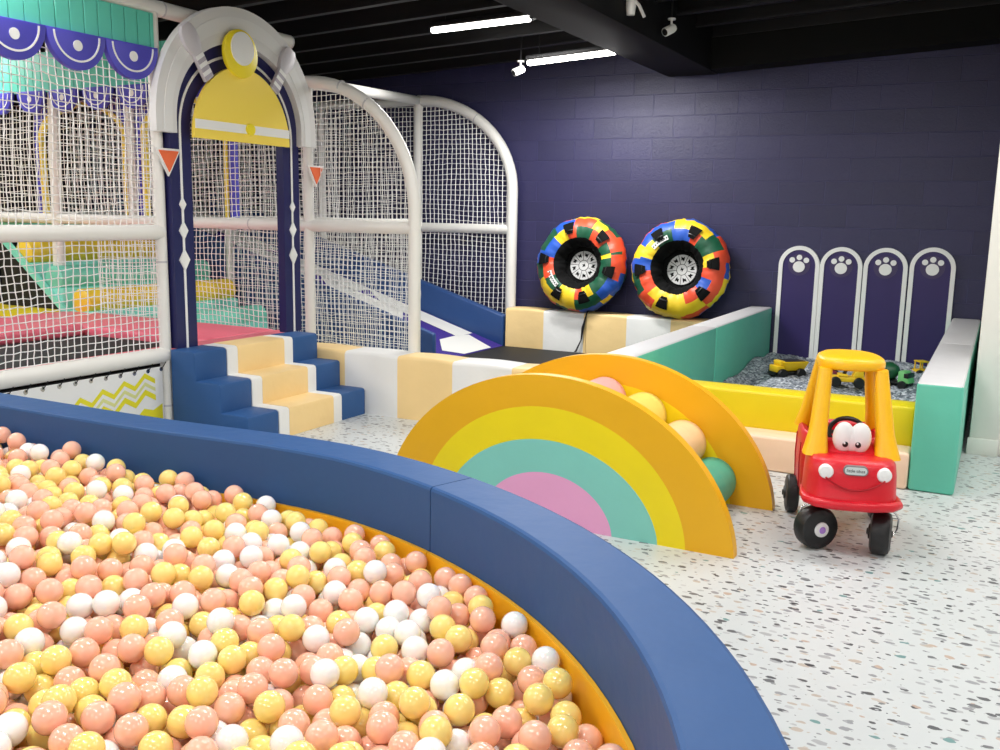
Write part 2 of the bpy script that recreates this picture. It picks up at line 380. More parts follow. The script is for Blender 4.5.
strip_wall('padded_wall', 'cream and white padded bench under the left rubber tube', 8.56, 8.82, .42, [-4.44, -4.011, -3.575, -3.55], [CREAM, WHITE_V, CREAM])
strip_wall('padded_wall', 'cream and white padded bench under the right rubber tube', 8.56, 8.82, .42, [-3.545, -3.128, -2.69, -2.25, -2.04], [CREAM, WHITE_V, CREAM, WHITE_V])
tag(MB().box(-4.46, -2.04, 5.44, 8.55, 0, .03, BLACK, .008).build('landing_mat'), 'black landing mat at the foot of the slide', 'mat')
pad('padded_wall', 'teal padded wall with grey top left of the sand pit, nearer half', 'padded wall', -2.025, -1.825, 5.14, 6.95, 0, .567, TEAL, GREY_V)
pad('padded_wall', 'teal padded wall with grey top left of the sand pit, half touching the block wall', 'padded wall', -2.025, -1.825, 6.955, 8.87, 0, .567, TEAL, GREY_V)
pad('padded_wall', 'teal padded wall with grey top right of the sand pit, nearer half', 'padded wall', -.315, -.098, 5.14, 6.95, 0, .567, TEAL, GREY_V)
pad('padded_wall', 'teal padded wall with grey top right of the sand pit, half touching the block wall', 'padded wall', -.315, -.098, 6.955, 8.87, 0, .567, TEAL, GREY_V)
pad('sand_pit_edge', 'yellow padded front edge of the sand pit behind the ride-on car', 'padded wall', -1.822, -.318, 5.33, 5.53, 0, .4, YEL)
pad('padded_step', 'blush pink low padded step before the yellow sand pit edge', 'step', -1.822, -.318, 5.13, 5.325, 0, .195, PINKSTEP)

# gravel
def gravel():
    n, k = 90, 60; vs = []; fs = []
    for j in range(n+1):
        y = 5.535+(8.87-5.535)*j/n
        for i in range(k+1):
            x = -1.82+(1.5)*i/k
            z = .125+.03*math.sin(x*5+y*2)+.02*math.sin(y*7+x*3)+.05*math.exp(-((x+1.0)**2*6+(y-8.0)**2*3))+random.uniform(-.007, .007)
            z -= .10*math.exp(-(((x+1.64)/.10)**2+((y-7.35)/.30)**2))
            vs.append((x, y, z))
    for j in range(n):
        for i in range(k): a = j*(k+1)+i; fs.append((a, a+1, a+k+2, a+k+1))
    o = MB().add(vs, fs, gravel_material()).build('gravel'); o['kind'] = 'stuff'
    tag(o, 'loose grey gravel filling the sand pit', 'gravel')
gravel()

# paw panels
def paw_panels():
    hw = .180; zt = 1.135
    proto = None
    labels = ['purple paw print board beside the teal left sand pit wall', 'purple paw print board second from the left', 'purple paw print board third from the left, behind the green mixer', 'purple paw print board nearest the cream column, partly behind teal wall']
    for i, x in enumerate((-1.612, -1.249, -.880, -.506)):
        if proto is None:
            t = thing('paw_board', '', 'wall board', (0, 0, 0), 0, 'paw print boards on the block wall')
            def shape(h): return [(-h, .02)]+[( -p[0], p[1]) for p in arc(0, zt-hw, h, 0, 180, 24)]+[(h, .02)]
            def shp(h): return [(h, .03), ]+arc(0, zt-hw, h, 0, 180, 28)+[(-h, .03)]
            MB().prism(shp(hw-.03), 0, .022, PURP, PY(0)).build('panel', t, local=True)
            MB().band(shp(hw), shp(hw-.036), 0, .03, BOARD_W, PY(0)).build('border', t, local=True)
            zc = zt-hw+.01
            MB().prism(arc(0, zc, .098, 0, 360, 32)[:-1], .022, .025, PURP_D, PY(0)).build('disc', t, local=True)
            p = MB().prism(arc(0, zc-.018, .052, 0, 360, 28, .050)[:-1], .022, .032, BOARD_W, PY(0)).build('paw_pad', t, local=True)
            for (dx, dz) in ((-.062, .042), (0, .066), (.062, .042)):
                MB().prism(arc(dx, zc+dz, .0245, 0, 360, 20)[:-1], .022, .032, BOARD_W, PY(0)).build('toe', p, local=True)
            proto = t; o = t
        else: o = copy_tree(proto)
        o.location = (x, YW-.001, (0, 0, .005, .02)[i]); o['label'] = labels[i]
paw_panels()

# ================================================================== TOY TRUCKS
def wheel(mb, c, r, w, m=BLK, axis='y'):
    M = Matrix.Translation(c) @ (Matrix.Rotation(PI/2, 4, 'X') if axis == 'y' else Matrix.Rotation(PI/2, 4, 'Y'))
    mb.lathe([(.0, -w/2), (r*.8, -w/2), (r, -w*.3), (r, w*.3), (r*.8, w/2), (0, w/2)], m, 16, M)
def truck_wheels(t, xs, hw, r):
    for x in xs:
        for s in (-1, 1):
            b = MB(); wheel(b, (x, s*hw, r), r, .035); b.build('wheel', t, local=True)
def dump_truck():
    t = thing('toy_dump_truck', 'yellow toy dump truck with black wheels on the gravel, farthest left', 'toy truck', (-1.42, 7.62, .12), -2.4)
    b = MB(); b.box(-.11, .11, -.05, .05, .03, .055, BLK, .006); b.build('chassis', t, local=True)
    b = MB(); b.box(.05, .12, -.055, .055, .05, .10, TR_Y, .01); b.box(.045, .09, -.05, .05, .10, .135, TR_Y, .01); b.build('cab', t, local=True)
    b = MB(); b.hexa([(-.11, -.045, .06), (.04, -.045, .06), (.04, .045, .06), (-.11, .045, .06), (-.135, -.075, .13), (.075, -.075, .13), (.075, .075, .13), (-.135, .075, .13)], TR_Y, .006)
    b.box(-.11, .05, -.06, .06, .128, .134, BLK); b.build('dump_bed', t, local=True)
    b = MB(); b.box(.12, .132, -.05, .05, .03, .055, BLK, .004); b.build('bumper', t, local=True)
    truck_wheels(t, (-.075, .075), .062, .040)
    t.scale = (1.08, 1.08, 1.08)
def mixer_truck():
    t = thing('toy_mixer_truck', 'green toy cement mixer truck on the gravel by the right teal wall', 'toy truck', (-.63, 7.62, .125), -.35)
    b = MB(); b.box(-.15, .13, -.045, .045, .035, .055, BLK, .006); b.build('chassis', t, local=True)
    b = MB(); b.hexa([(.05, -.055, .05), (.145, -.055, .05), (.145, .055, .05), (.05, .055, .05), (.05, -.05, .14), (.105, -.05, .14), (.105, .05, .14), (.05, .05, .14)], TR_G, .012); b.build('cab', t, local=True)
    b = MB(); b.lathe([(.02, -.10), (.05, -.09), (.07, -.02), (.065, .04), (.03, .08)], TR_GD, 18, Matrix.Translation((-.05, 0, .12)) @ Matrix.Rotation(math.radians(75), 4, 'Y')); b.build('drum', t, local=True)
    b = MB(); b.box(.098, .131, -.0565, .0565, .09, .125, BLK, .004); b.build('cab_window', t, local=True)
    truck_wheels(t, (-.11, -.03, .09), .05, .034)
def excavator():
    t = thing('toy_loader', 'yellow toy loader with black bucket on gravel, seen through the car', 'toy truck', (-.945, 7.46, .125), .25); t.scale = (1.15, 1.15, 1.15)
    b = MB(); b.box(-.11, .11, -.05, .05, .035, .07, TR_Y, .01); b.box(-.06, .0, -.05, .05, .07, .085, TR_Y, .006); b.build('body', t, local=True)
    b = MB(); b.hexa([(.03, -.045, .07), (.10, -.045, .07), (.10, .045, .07), (.03, .045, .07), (.05, -.04, .125), (.095, -.04, .125), (.095, .04, .125), (.05, .04, .125)], TR_Y, .006); b.build('cab', t, local=True)
    b = MB(); b.tube([(-.02, 0, .08), (.02, -.01, .21), (.12, -.02, .08), (.17, -.03, .03)], .013, BLK, 8); b.build('arm', t, local=True)
    b = MB(); b.hexa([(.13, -.06, .0), (.22, -.06, .0), (.22, .04, .0), (.13, .04, .0), (.14, -.06, .045), (.19, -.06, .02), (.19, .04, .02), (.14, .04, .045)], BLK, .004); b.build('bucket', t, local=True)
    truck_wheels(t, (-.075, .07), .055, .035)
def tractor():
    t = thing('toy_tractor', 'maroon and black toy tractor behind the yellow toy loader', 'toy truck', (-1.10, 7.72, .11), -1.1); t.scale = (.88, .88, .88)
    b = MB(); b.box(-.09, .09, -.04, .04, .05, .10, TR_R, .012); b.box(-.07, .0, -.05, .05, .10, .19, TR_R, .012); b.build('body', t, local=True)
    b = MB(); b.box(-.062, -.008, -.052, .052, .125, .175, BLK, .004); b.build('cab_window', t, local=True)
    truck_wheels(t, (-.05, .07), .06, .048)
def small_digger():
    t = thing('toy_bulldozer', 'tiny yellow toy bulldozer half hidden by right teal wall', 'toy truck', (-.48, 8.35, .12), .6)
    b = MB(); b.box(-.07, .07, -.045, .045, .03, .06, TR_Y, .008); b.build('body', t, local=True)
    b = MB()
    for x in (-.045, .02):
        for y in (-.04, .04): b.tube([(x, y, .06), (x, y, .12)], .006, TR_Y, 6)
    b.box(-.055, .03, -.05, .05, .12, .13, TR_Y, .004); b.build('cab', t, local=True)
    truck_wheels(t, (-.05, .05), .05, .03)
dump_truck(); mixer_truck(); excavator(); tractor(); small_digger()

# ================================================================== RUBBER TUBES
def rubber_tube(x, label, seed, spin):
    rng = random.Random(seed)
    R, r = .325, .145; tilt = math.radians(10)
    zb = .421; y = 8.63
    t = thing('snow_tube', label, 'inflatable tube', (x, y, zb), 0, 'patchwork rubber tubes leaning on the block wall')
    # local frame: ring axis = -Y tilted up
    M = Matrix.Translation((0, .03, R+r*1.0)) @ Matrix.Rotation(-tilt, 4, 'X') @ Matrix.Rotation(PI/2, 4, 'X') @ Matrix.Rotation(spin, 4, 'Z')
    nu, nv = 96, 24; vs = []
    for i in range(nu):
        a = 2*PI*i/nu
        for j in range(nv):
            p = 2*PI*j/nv; wv = .006*math.sin(a*23+seed+p)*math.sin(p*3+a*5)+.003*math.sin(a*37+p*4)+.006*math.sin(a*7+p*2)
            rr = R+(r+wv)*math.cos(p); vs.append(M @ Vector((rr*math.cos(a), rr*math.sin(a), (r+wv)*.95*math.sin(p))))
    b = MB(); b.v = [tuple(v) for v in vs]; b.mats = list(TUBE_C)+[TBLK]
    # irregular patches
    row_edges = [0, 2, 5, 8, 20]
    cuts = []
    for q in range(4):
        c = []; s = 0
        while s < nu: wd = rng.choice((4, 5, 6, 8, 9)); c.append(s); s += wd
        cuts.append((c, [rng.choice((0, 0, 0, 1, 1, 2, 2, 3, 3)) for _ in c]))
    for i in range(nu):
        for j in range(nv):
            b.f.append([i*nv+j, ((i+1) % nu)*nv+j, ((i+1) % nu)*nv+(j+1) % nv, i*nv+(j+1) % nv])
            row = max(q for q in range(5) if row_edges[q] <= j)
            if row == 3: b.m.append(4); continue
            if row == 4: row = 3
            c, cc = cuts[row]; kk = max(q for q in range(len(c)) if c[q] <= i)
            b.m.append(cc[kk])
    b.build('cover', t, local=True, angle=60)
    # floor of the ring
    inner = R-r+.02
    d = MB(); d.lathe([(0, -.12), (inner+.06, -.12), (inner+.03, -.055), (inner*.8, -.062), (0, -.062)], TBLK, 40, M); d.build('base_cloth', t, local=True)
    e = MB(); M0 = M; M = M @ Matrix.Translation((0, 0, -.072)); e.lathe([(0, .006), (.148, .006), (.148, .017), (0, .017)], TGREY, 40, M)
    em = e.build('emblem', t, local=True)
    s = MB()
    s.band(arc(0, 0, .149, 0, 360, 40), arc(0, 0, .143, 0, 360, 40), .017, .0185, TBLK, M); s.band(arc(0, 0, .054, 0, 360, 30), arc(0, 0, .049, 0, 360, 30), .017, .0185, TBLK, M)
    for q in range(9):
        an = 2*PI*q/9; Q = M @ Matrix.Rotation(an, 4, 'Z')
        s.box(.053, .146, -.0022, .0022, .017, .0185, TBLK, M=Q)
        Q2 = M @ Matrix.Rotation(an+PI/9, 4, 'Z')
        s.prism([(.078, -.010), (.094, .005), (.088, .015), (.123, .02), (.113, .0), (.125, -.015), (.098, -.015)], .017, .0185, TBLK, Q2)
    s.prism([(-.02, -.012), (-.004, .0), (-.014, .014), (.004, .01), (.02, .016), (.012, -.002), (.02, -.014), (.002, -.012)], .017, .0185, TBLK, M)
    s.build('emblem_print', em, local=True)
    M = M0
    # handle pads on the ring
    for an in (20, 82, 150, 215, 262, 322):
        a = math.radians(an+seed*9)
        g = MB(); vs = []; fs = []; na_, nb_ = 8, 5
        for i in range(na_+1):
            aa = a+(i/na_-.5)*.30
            for j in range(nb_+1):
                p = math.radians(58+44*j/nb_); sq = 1-.35*(j/nb_)**2
                rr = R+(r+.010)*math.cos(p); vs.append((rr*math.cos(a+(aa-a)*sq), rr*math.sin(a+(aa-a)*sq), (r+.010)*math.sin(p)))
        for i in range(na_):
            for j in range(nb_): q = i*(nb_+1)+j; fs.append((q, q+nb_+1, q+nb_+2, q+1))
        g.add(vs, fs, TBLK, M)
        g.tube([(( R+.0)*math.cos(a-.13), (R)*math.sin(a-.13), r*.95+.012), (R*math.cos(a), R*math.sin(a), r*.95+.024), (R*math.cos(a+.13), R*math.sin(a+.13), r*.95+.012)], .006, BLK, 6, M=M)
        g.build('handle', t, local=True)
    # printed label patch near the inner edge: white marks
    lab = MB(); a0 = math.radians((128, 215)[seed % 2])-spin
    for q in range(7):
        a = a0+(q-3)*.085; p = math.radians(102); rr = R+(r+.006)*math.cos(p)
        Q = M @ Matrix.Rotation(a, 4, 'Z')
        lab.box(rr-.022, rr+.022, -.011, .011, (r*.95)*math.sin(p), r*.95*math.sin(p)+.006, WPL, M=Q)
        lab.box(rr-.008, rr+.006, -.005, .006, (r*.95)*math.sin(p)+.006, r*.95*math.sin(p)+.0075, TBLK, M=Q)
    lab.build('printed_label', t, local=True)
    return t
rubber_tube(-3.66, 'multicoloured patchwork rubber tube nearest the net, leaning on block wall', 1, .3)
rubber_tube(-2.655, 'multicoloured patchwork rubber tube nearest the paw boards, leaning on block wall', 4, 1.2)
st = MB(); pth = [(-3.53, 8.60, .50), (-3.54, 8.555, .43), (-3.55, 8.545, .38), (-3.57, 8.535, .28), (-3.585, 8.535, .16), (-3.63, 8.525, .05), (-3.64, 8.52, .036)]
vs = []; fs = []
for i, p in enumerate(pth):
    tw = .016*math.cos(1.2*math.sin(i*1.1)); vs += [(p[0]-tw, p[1], p[2]), (p[0]+tw, p[1]-.004, p[2]), (p[0]+tw, p[1]-.007, p[2]), (p[0]-tw, p[1]-.003, p[2])]
for i in range(len(pth)-1):
    for j in range(4): fs.append((4*i+j, 4*i+(j+1) % 4, 4*i+4+(j+1) % 4, 4*i+4+j))
st.add(vs, fs, BLK); tag(st.build('tow_strap'), 'black tow strap hanging over the cream bench from left tube', 'strap')

# ================================================================== RAINBOW CLIMBER
def rainbow():
    cx = -1.695; t = thing('rainbow_climber', 'soft rainbow arch climber with coloured rollers on speckled floor', 'soft play climber', (cx, 4.05, 0))
    def half(a, h, n=48):
        pts = []
        R = (a*a+h*h)/(2*h)
        for i in range(n+1):
            th = PI*i/n; d = a*math.cos(th); ze = h*math.sin(th); zc = max(0, math.sqrt(max(0, R*R-d*d))-(R-h)); pts.append((cx+d, .55*ze+.45*zc))
        return pts
    rings = [(.85, .676, RB_O), (.647, .535, RB_Y), (.526, .387, RB_T), (.32, .238, RB_P)]
    for (y0, y1, nm) in ((3.68, 3.735, 'front'), (4.415, 4.47, 'rear')):
        b = MB(); M = PY(y1); th = y1-y0
        O = half(.85, .676)
        # rim
        k = len(O); vs = [(*O[i], 0) for i in range(k)]+[(*O[i], th) for i in range(k)]
        b.add(vs, [(i, i+1, k+i+1, k+i) for i in range(k-1)]+[(k-1, 0, k, 2*k-1)], RB_O, M)
        for side in (0, th):
            for q, (a, h, m) in enumerate(rings):
                P = half(a, h)
                if q < 3:
                    I = half(*rings[q+1][:2])
                    vs = [(*p, side) for p in P]+[(*p, side) for p in I]
                    fs = [(i, i+1, k+i+1, k+i) if side else (k+i, k+i+1, i+1, i) for i in range(k-1)]
                    b.add(vs, fs, m, M)
                else: b.add([(*p, side) for p in P], [tuple(range(k)) if side else tuple(range(k-1, -1, -1))], m, M)
        b.build('arch_panel', t)
    core = MB(); P = half(.50, .36); core.prism([(p[0], p[1]) for p in P], 4.413-3.737 and 0, .676, RB_Y, PY(4.413)); core.build('core', t)
    for (d, z, m) in ((.560, .112, R_TL), (.405, .278, R_CR), (.20, .395, R_YL), (-.01, .452, R_PK), (-.222, .395, R_YL), (-.42, .278, R_CR), (-.575, .112, R_TL)):
        b = MB(); r = .114; x = cx+d
        b.lathe([(.0, 0), (r-.012, 0), (r, .012), (r, .664), (r-.012, .676), (0, .676)], m, 36, frame((x, 3.737, z), (1, 0, 0), (0, 0, -1), (0, 1, 0)))
        b.build('roller', t)
rainbow()

# ================================================================== RIDE-ON CAR
def coupe():
    ang = math.atan2(.144, -.53)   # heading
    hx, hy = .262, -.965
    t = thing('ride_on_car', 'red toy ride-on car with yellow roof and cartoon eyes', 'toy car', (-.525, 4.27, 0), math.atan2(hy, hx))
    # local: +X forward, +Y to the car's left, Z up
    def loft(secs, m, mb, n=28, pw=3.2):   # secs: (z, x0, x1, hw)
        vs = []; fs = []
        for (z, x0, x1, hw) in secs:
            for j in range(n):
                a = 2*PI*j/n; c, s = math.cos(a), math.sin(a)
                vs.append(((x0+x1)/2+(x1-x0)/2*math.copysign(abs(c)**(2/pw), c), hw*math.copysign(abs(s)**(2/pw), s), z))
        for i in range(len(secs)-1):
            for j in range(n): fs.append((i*n+j, i*n+(j+1) % n, (i+1)*n+(j+1) % n, (i+1)*n+j))
        fs.append(tuple(range(n-1, -1, -1))); fs.append(tuple((len(secs)-1)*n+j for j in range(n)))
        mb.add(vs, fs, m)
    b = MB()
    # hood / front end
    loft([(.195, .02, .335, .165), (.205, .0, .352, .182), (.225, -.01, .358, .187), (.25, -.01, .342, .183), (.33, -.01, .336, .180), (.378, -.01, .326, .174), (.396, -.0, .305, .160), (.401, .02, .27, .14)], RED, b)
    # cowl behind hood
    loft([(.37, .0, .22, .15), (.40, .01, .19, .145), (.425, .03, .155, .13), (.437, .05, .14, .11)], RED, b, pw=2.6)
    # floor pan and rear body shell (tub)
    n = 30; prof = []
    def ring(z, x0, x1, hw, pw=3.4):
        return [((x0+x1)/2+(x1-x0)/2*math.copysign(abs(math.cos(2*PI*j/n))**(2/pw), math.cos(2*PI*j/n)), hw*math.copysign(abs(math.sin(2*PI*j/n))**(2/pw), math.sin(2*PI*j/n)), z) for j in range(n)]
    rs = [ring(.13, -.33, .04, .145), ring(.14, -.345, .05, .165), ring(.20, -.37, .06, .184), ring(.30, -.375, .06, .188), ring(.385, -.37, .05, .186), ring(.428, -.36, .04, .181), ring(.438, -.345, .03, .168), ring(.425, -.325, .02, .146), ring(.30, -.31, .02, .145), ring(.22, -.30, .02, .14)]
    vs = [p for r_ in rs for p in r_]; fs = [(i*n+j, i*n+(j+1) % n, (i+1)*n+(j+1) % n, (i+1)*n+j) for i in range(len(rs)-1) for j in range(n)]
    fs.append(tuple(range(n-1, -1, -1))); fs.append(tuple((len(rs)-1)*n+j for j in range(n)))
    b.add(vs, fs, RED)
    b.build('body', t, local=True, angle=50)
    bm_ = MB()  # bumper
    pts = [(.10, -.180), (.22, -.187), (.30, -.180), (.340, -.145), (.356, -.08), (.362, 0), (.356, .08), (.340, .145), (.30, .180), (.22, .187), (.10, .180)]
    bm_.tube([(x, y, .225) for x, y in pts], [.008, .014, .018, .02, .021, .021, .021, .02, .018, .014, .008], RED, 12); bm_.build('bumper', t, local=True, angle=60)
    sm = MB(); sm.tube([(.3415-.10*(y*y), y, .285+3.6*y*y) for y in [-.115+.023*i for i in range(11)]], .0035, mat('smile red', (178, 12, 30), .4), 6); sm.build('smile_line', t, local=True)
    sd = MB(); sd.box(-.30, -.245, -.145, .145, .20, .40, RED, .02); sd.box(-.26, -.10, -.13, .13, .2, .26, RED, .02); sd.build('seat', t, local=True)
    # door seam
    for s in (-1, 1):
        dm = MB(); dm.tube([(-.20, s*.184, .19), (-.20, s*.189, .30), (-.195, s*.187, .40)], .003, mat('smile red', (178, 12, 30), .4), 5)
        dm.build('door_seam', t, local=True)
        dm = MB(); dm.tube([(-.02, s*.183, .19), (-.015, s*.187, .30), (-.02, s*.184, .39)], .003, MATS['smile red'], 5); dm.build('door_seam', t, local=True)
    # roof: rounded slab wider at the front
    rf = MB()
    n = 40
    def rring(z, k):
        out = []
        for j in range(n):
            a = 2*PI*j/n; c, s = math.cos(a), math.sin(a)
            L_ = .20 if c < 0 else .17
            out.append((-.065+L_*k*math.copysign(abs(c)**.85, c), .140*k*(1.0+.06*c)*math.copysign(abs(s)**.8, s), z))
        return out
    rr = [rring(.735, .80), rring(.737, .96), rring(.746, 1.0), rring(.766, 1.0), rring(.778, .96), rring(.787, .84), rring(.792, .5)]
    vs = [p for r_ in rr for p in r_]; fs = [(i*n+j, i*n+(j+1) % n, (i+1)*n+(j+1) % n, (i+1)*n+j) for i in range(len(rr)-1) for j in range(n)]
    fs.append(tuple(range(n-1, -1, -1))); fs.append(tuple((len(rr)-1)*n+j for j in range(n)))
    rf.add(vs, fs, ROOF_Y); roof = rf.build('roof', t, local=True, angle=50)
    def post(p0, p1, a0, a1, flare):
        m = MB(); (x0, y0, z0), (x1, y1, z1) = p0, p1; sg = 1 if y0 > 0 else -1
        vs = []; fs = []; K = 9; nn = 14
        for i in range(K):
            u = i/(K-1); x = x0+(x1-x0)*u; y = y0+(y1-y0)*(u**.9); z = z0+(z1-z0)*u
            hw = a0[0]+(a1[0]-a0[0])*u; hd = a0[1]+(a1[1]-a0[1])*u
            if i == 0: hw += flare; hd += flare*.6
            if i == 1: hw += flare*.5; hd += flare*.3
            for j in range(nn):
                a = 2*PI*j/nn; c, s = math.cos(a), math.sin(a)
                vs.append((x+hd*math.copysign(abs(c)**.6, c), y+hw*math.copysign(abs(s)**.6, s), z))
        for i in range(K-1):
            for j in range(nn): fs.append((i*nn+j, i*nn+(j+1) % nn, (i+1)*nn+(j+1) % nn, (i+1)*nn+j))
        fs.append(tuple(range(nn-1, -1, -1))); fs.append(tuple((K-1)*nn+j for j in range(nn)))
        m.add(vs, fs, ROOF_Y); m.build('roof_post', t, local=True, angle=50)
    for s in (-1, 1):
        post((.165, s*.144, .39), (.045, s*.112, .742), (.040, .05), (.028, .038), .012)
        post((-.285, s*.158, .42), (-.19, s*.105, .742), (.030, .05), (.024, .036), .006)
    # eyes
    e = MB()
    for s in (-1, 1):
        e.sphere((.165, s*.033, .466), (.026, .045, .066), WPL, 24, 14)
    e.sphere((.163, 0, .457), (.024, .040, .056), WPL, 24, 14); e.build('eyes', t, local=True, angle=80)
    for s in (-1, 1):
        p = MB(); p.sphere((.184, s*.026-.002, .441), (.010, .013, .0145), BLK, 14, 8); p.sphere((.193, s*.026-.006, .446), (.003, .0045, .005), WPL, 8, 6); p.build('pupil', t, local=True)
    for s in (-1, 1):
        h = MB(); h.lathe([(0, -.02), (.029, -.02), (.029, .004), (.024, .010), (0, .013)], WPL, 24, frame((.324, s*.112, .352), (0, 1, 0), (0, 0, 1), (1, 0, 0))); h.build('headlight', t, local=True)
    pl = MB()
    oval = lambda a, c: [(y, z) for (y, z) in [(p[0], p[1]) for p in arc(a-c, .366, c, -90, 90, 12)+arc(-(a-c), .366, c, 90, 270, 12)]]
    Q = frame((.334, 0, 0), (0, 1, 0), (0, 0, 1), (1, 0, 0))
    pl.prism(oval(.048, .0195), -.02, .004, mat('badge rim', (120, 122, 124), .4), Q); pl.prism(oval(.043, .0155), .004, .006, mat('badge grey', (206, 214, 212), .35), Q)
    badge = pl.build('badge', t, local=True)
    tcu = bpy.data.curves.new('txt', 'FONT'); tcu.body = 'little tikes'; tcu.size = .018; tcu.align_x = 'CENTER'; tcu.align_y = 'CENTER'; tcu.extrude = .0006
    to = bpy.data.objects.new('txt', tcu); COL.objects.link(to); dg = bpy.context.evaluated_depsgraph_get(); tm = bpy.data.meshes.new_from_object(to.evaluated_get(dg))
    bpy.data.objects.remove(to); tm.transform(frame((.3402, 0, .366), (0, 1, 0), (0, 0, 1), (1, 0, 0)))
    tm.materials.clear(); tm.materials.append(BLK); lo = bpy.data.objects.new('lettering', tm); COL.objects.link(lo); lo.parent = badge
    # steering wheel
    sw = MB(); sw.tube([(.02+.012*math.cos(a)*0-.02*math.sin(a), .075*math.cos(a), .455+.06*math.sin(a)) for a in [2*PI*i/24 for i in range(24)]], .010, BLK, 8, closed=True)
    sw.tube([(.02, 0, .455), (.10, 0, .41)], .011, BLK, 8); sw.tube([(.02, -.07, .455), (.02, .07, .455)], .009, BLK, 6); sw.build('steering_wheel', t, local=True)
    # wheels
    def wh(x, y, r, wd, turn, nm, hub):
        m = MB(); Q = Matrix.Translation((x, y, r)) @ Matrix.Rotation(turn, 4, 'Z') @ Matrix.Rotation(-PI/2, 4, 'X')
        m.lathe([(0, -wd/2), (r*.72, -wd/2), (r*.92, -wd*.42), (r, -wd*.25), (r*1.0, wd*.25), (r*.92, wd*.42), (r*.72, wd/2), (r*.5, wd/2), (r*.46, wd*.40), (0, wd*.40)] , TYRE, 32, Q)
        o = m.build(nm, t, local=True, angle=35)
        for sgn in (-1, 1):
            h = MB(); h.lathe([(0, 0), (r*.36, 0), (r*.34, .007), (r*.2, .009), (0, .009)], WPL if hub else BLK, 24, Q @ (Matrix.Translation((0, 0, wd*.40)) if sgn > 0 else Matrix.Translation((0, 0, -wd/2)) @ Matrix.Rotation(PI, 4, 'X')))
            h.lathe([(0, .009), (r*.17, .009), (r*.13, .014), (0, .015)], LILAC if hub else BLK, 16, Q @ (Matrix.Translation((0, 0, wd*.40)) if sgn > 0 else Matrix.Translation((0, 0, -wd/2)) @ Matrix.Rotation(PI, 4, 'X')))
            h.build('hub_cap', o, local=True)
    wh(.245, -.128, .090, .085, math.radians(118), 'front_wheel', True)
    wh(.255, .130, .090, .082, math.radians(-12), 'front_wheel', False)
    wh(-.25, -.187, .090, .06, 0, 'rear_wheel', False); wh(-.25, .187, .090, .06, 0, 'rear_wheel', False)
    a = MB(); a.tube([(-.25, -.175, .088), (-.25, .175, .088)], .008, CHROME, 8); a.build('axle', t, local=True)
    for s in (-1, 1):
        f = MB(); x0 = .25; y0 = s*.13
        f.tube([(x0-.005, s*.155, .215), (x0-.01, s*.165, .185), (x0-.012, s*.185, .172), (x0-.008, s*.198, .15), (x0-.004, s*.195, .11), (x0-.004, s*.186, .088), (x0-.004, s*.10, .088)], .0042, CHROME, 7)
        f.lathe([(.012, 0), (.012, .03), (.008, .034)], CHROME, 10, Matrix.Translation((x0-.005, s*.15, .195))); f.build('caster_fork', t, local=True)
coupe()

# ================================================================== SOFT STEPS
def steps():
    Y = [4.035, 4.302, 4.393, 4.828, 4.915, 5.178]; X = [-3.76, -3.97, -4.165, -4.365]; Z = [.18, .353, .527]
    t = thing('soft_steps', 'navy soft play steps with cream and white runner up to the arch', 'steps', (-4.06, 4.6, 0))
    def block(y0, y1, m, nm, bev, lift=0):
        r = .02; prof = []
        for i in range(3):
            prof += [(X[i]+lift, Z[i-1] if i else 0), (X[i]+lift, Z[i]-r+lift), (X[i]-r*.3+lift, Z[i]-r*.3+lift), (X[i]-r+lift, Z[i]+lift)]
            if i < 2: prof += [(X[i+1]+lift+.0, Z[i]+lift)]
        prof = [(p[0], p[1]) for p in prof]
        # remove dup corner
        pr = []
        for p in prof:
            if not pr or (abs(p[0]-pr[-1][0])+abs(p[1]-pr[-1][1])) > .004: pr.append(p)
        pr += [(X[3], Z[2]+lift), (X[3], 0)]
        M = frame((0, y0, 0), (1, 0, 0), (0, 0, 1), (0, 1, 0))
        b = MB(); b.prism(pr, 0, y1-y0, m, M, bev=bev); return b.build(nm, t, angle=30)
    block(Y[0], Y[1]-.002, NAVY, 'side_block', .010); block(Y[4]+.002, Y[5], NAVY, 'side_block', .010)
    block(Y[1], Y[2], WHITE_V, 'runner_border', 0); block(Y[2], Y[3], CREAM, 'runner', 0, .002); block(Y[3], Y[4], WHITE_V, 'runner_border', 0)
steps()

# ================================================================== PLAY FRAME (pipes and nets)
XF = -4.42; YN = 5.46; YD = 5.46; YB = 8.78
def ss(a): return math.sin(math.radians(a))
pf = thing('play_frame', 'white padded pipe play structure with white safety nets', 'play structure', (-4.45, 5.46, 0))
def pipe(nm, pts, r, joints=()):
    b = MB(); b.tube(pts, r, PIPE, 14)
    o = b.build(nm, pf, angle=60)
    for (p, d) in joints:
        j = MB(); d = Vector(d).normalized(); p = Vector(p); j.tube([p-d*.006, p+d*.006], r*1.03, BOARD_G2, 14); j.build('pipe_joint', o)
    return o
pipe('post', [(XF, 4.05, 0), (XF, 4.05, 2.47)], .034, [((XF, 4.05, 1.05), (0, 0, 1)), ((XF, 4.05, .18), (0, 0, 1))])
pipe('rail', [(XF, .2, 2.495), (XF, 5.24, 2.495)], .045, [((XF, 4.12, 2.495), (0, 1, 0)), ((XF, 5.235, 2.495), (0, 1, 0))])
pipe('rail', [(XF, .2, 1.225), (XF, 4.05, 1.225)], .044)
pipe('rail', [(XF, .2, .49), (XF, 4.05, .49)], .046)
pipe('post', [(-4.453, YN, 0), (-4.453, YN, 2.24)], .038)
pipe('rail', [(-11, YN, 1.262), (-3.55, YN, 1.262)], .044, [((-5.0, YN, 1.262), (1, 0, 0))])
XA0, XA1 = -4.453, -3.546
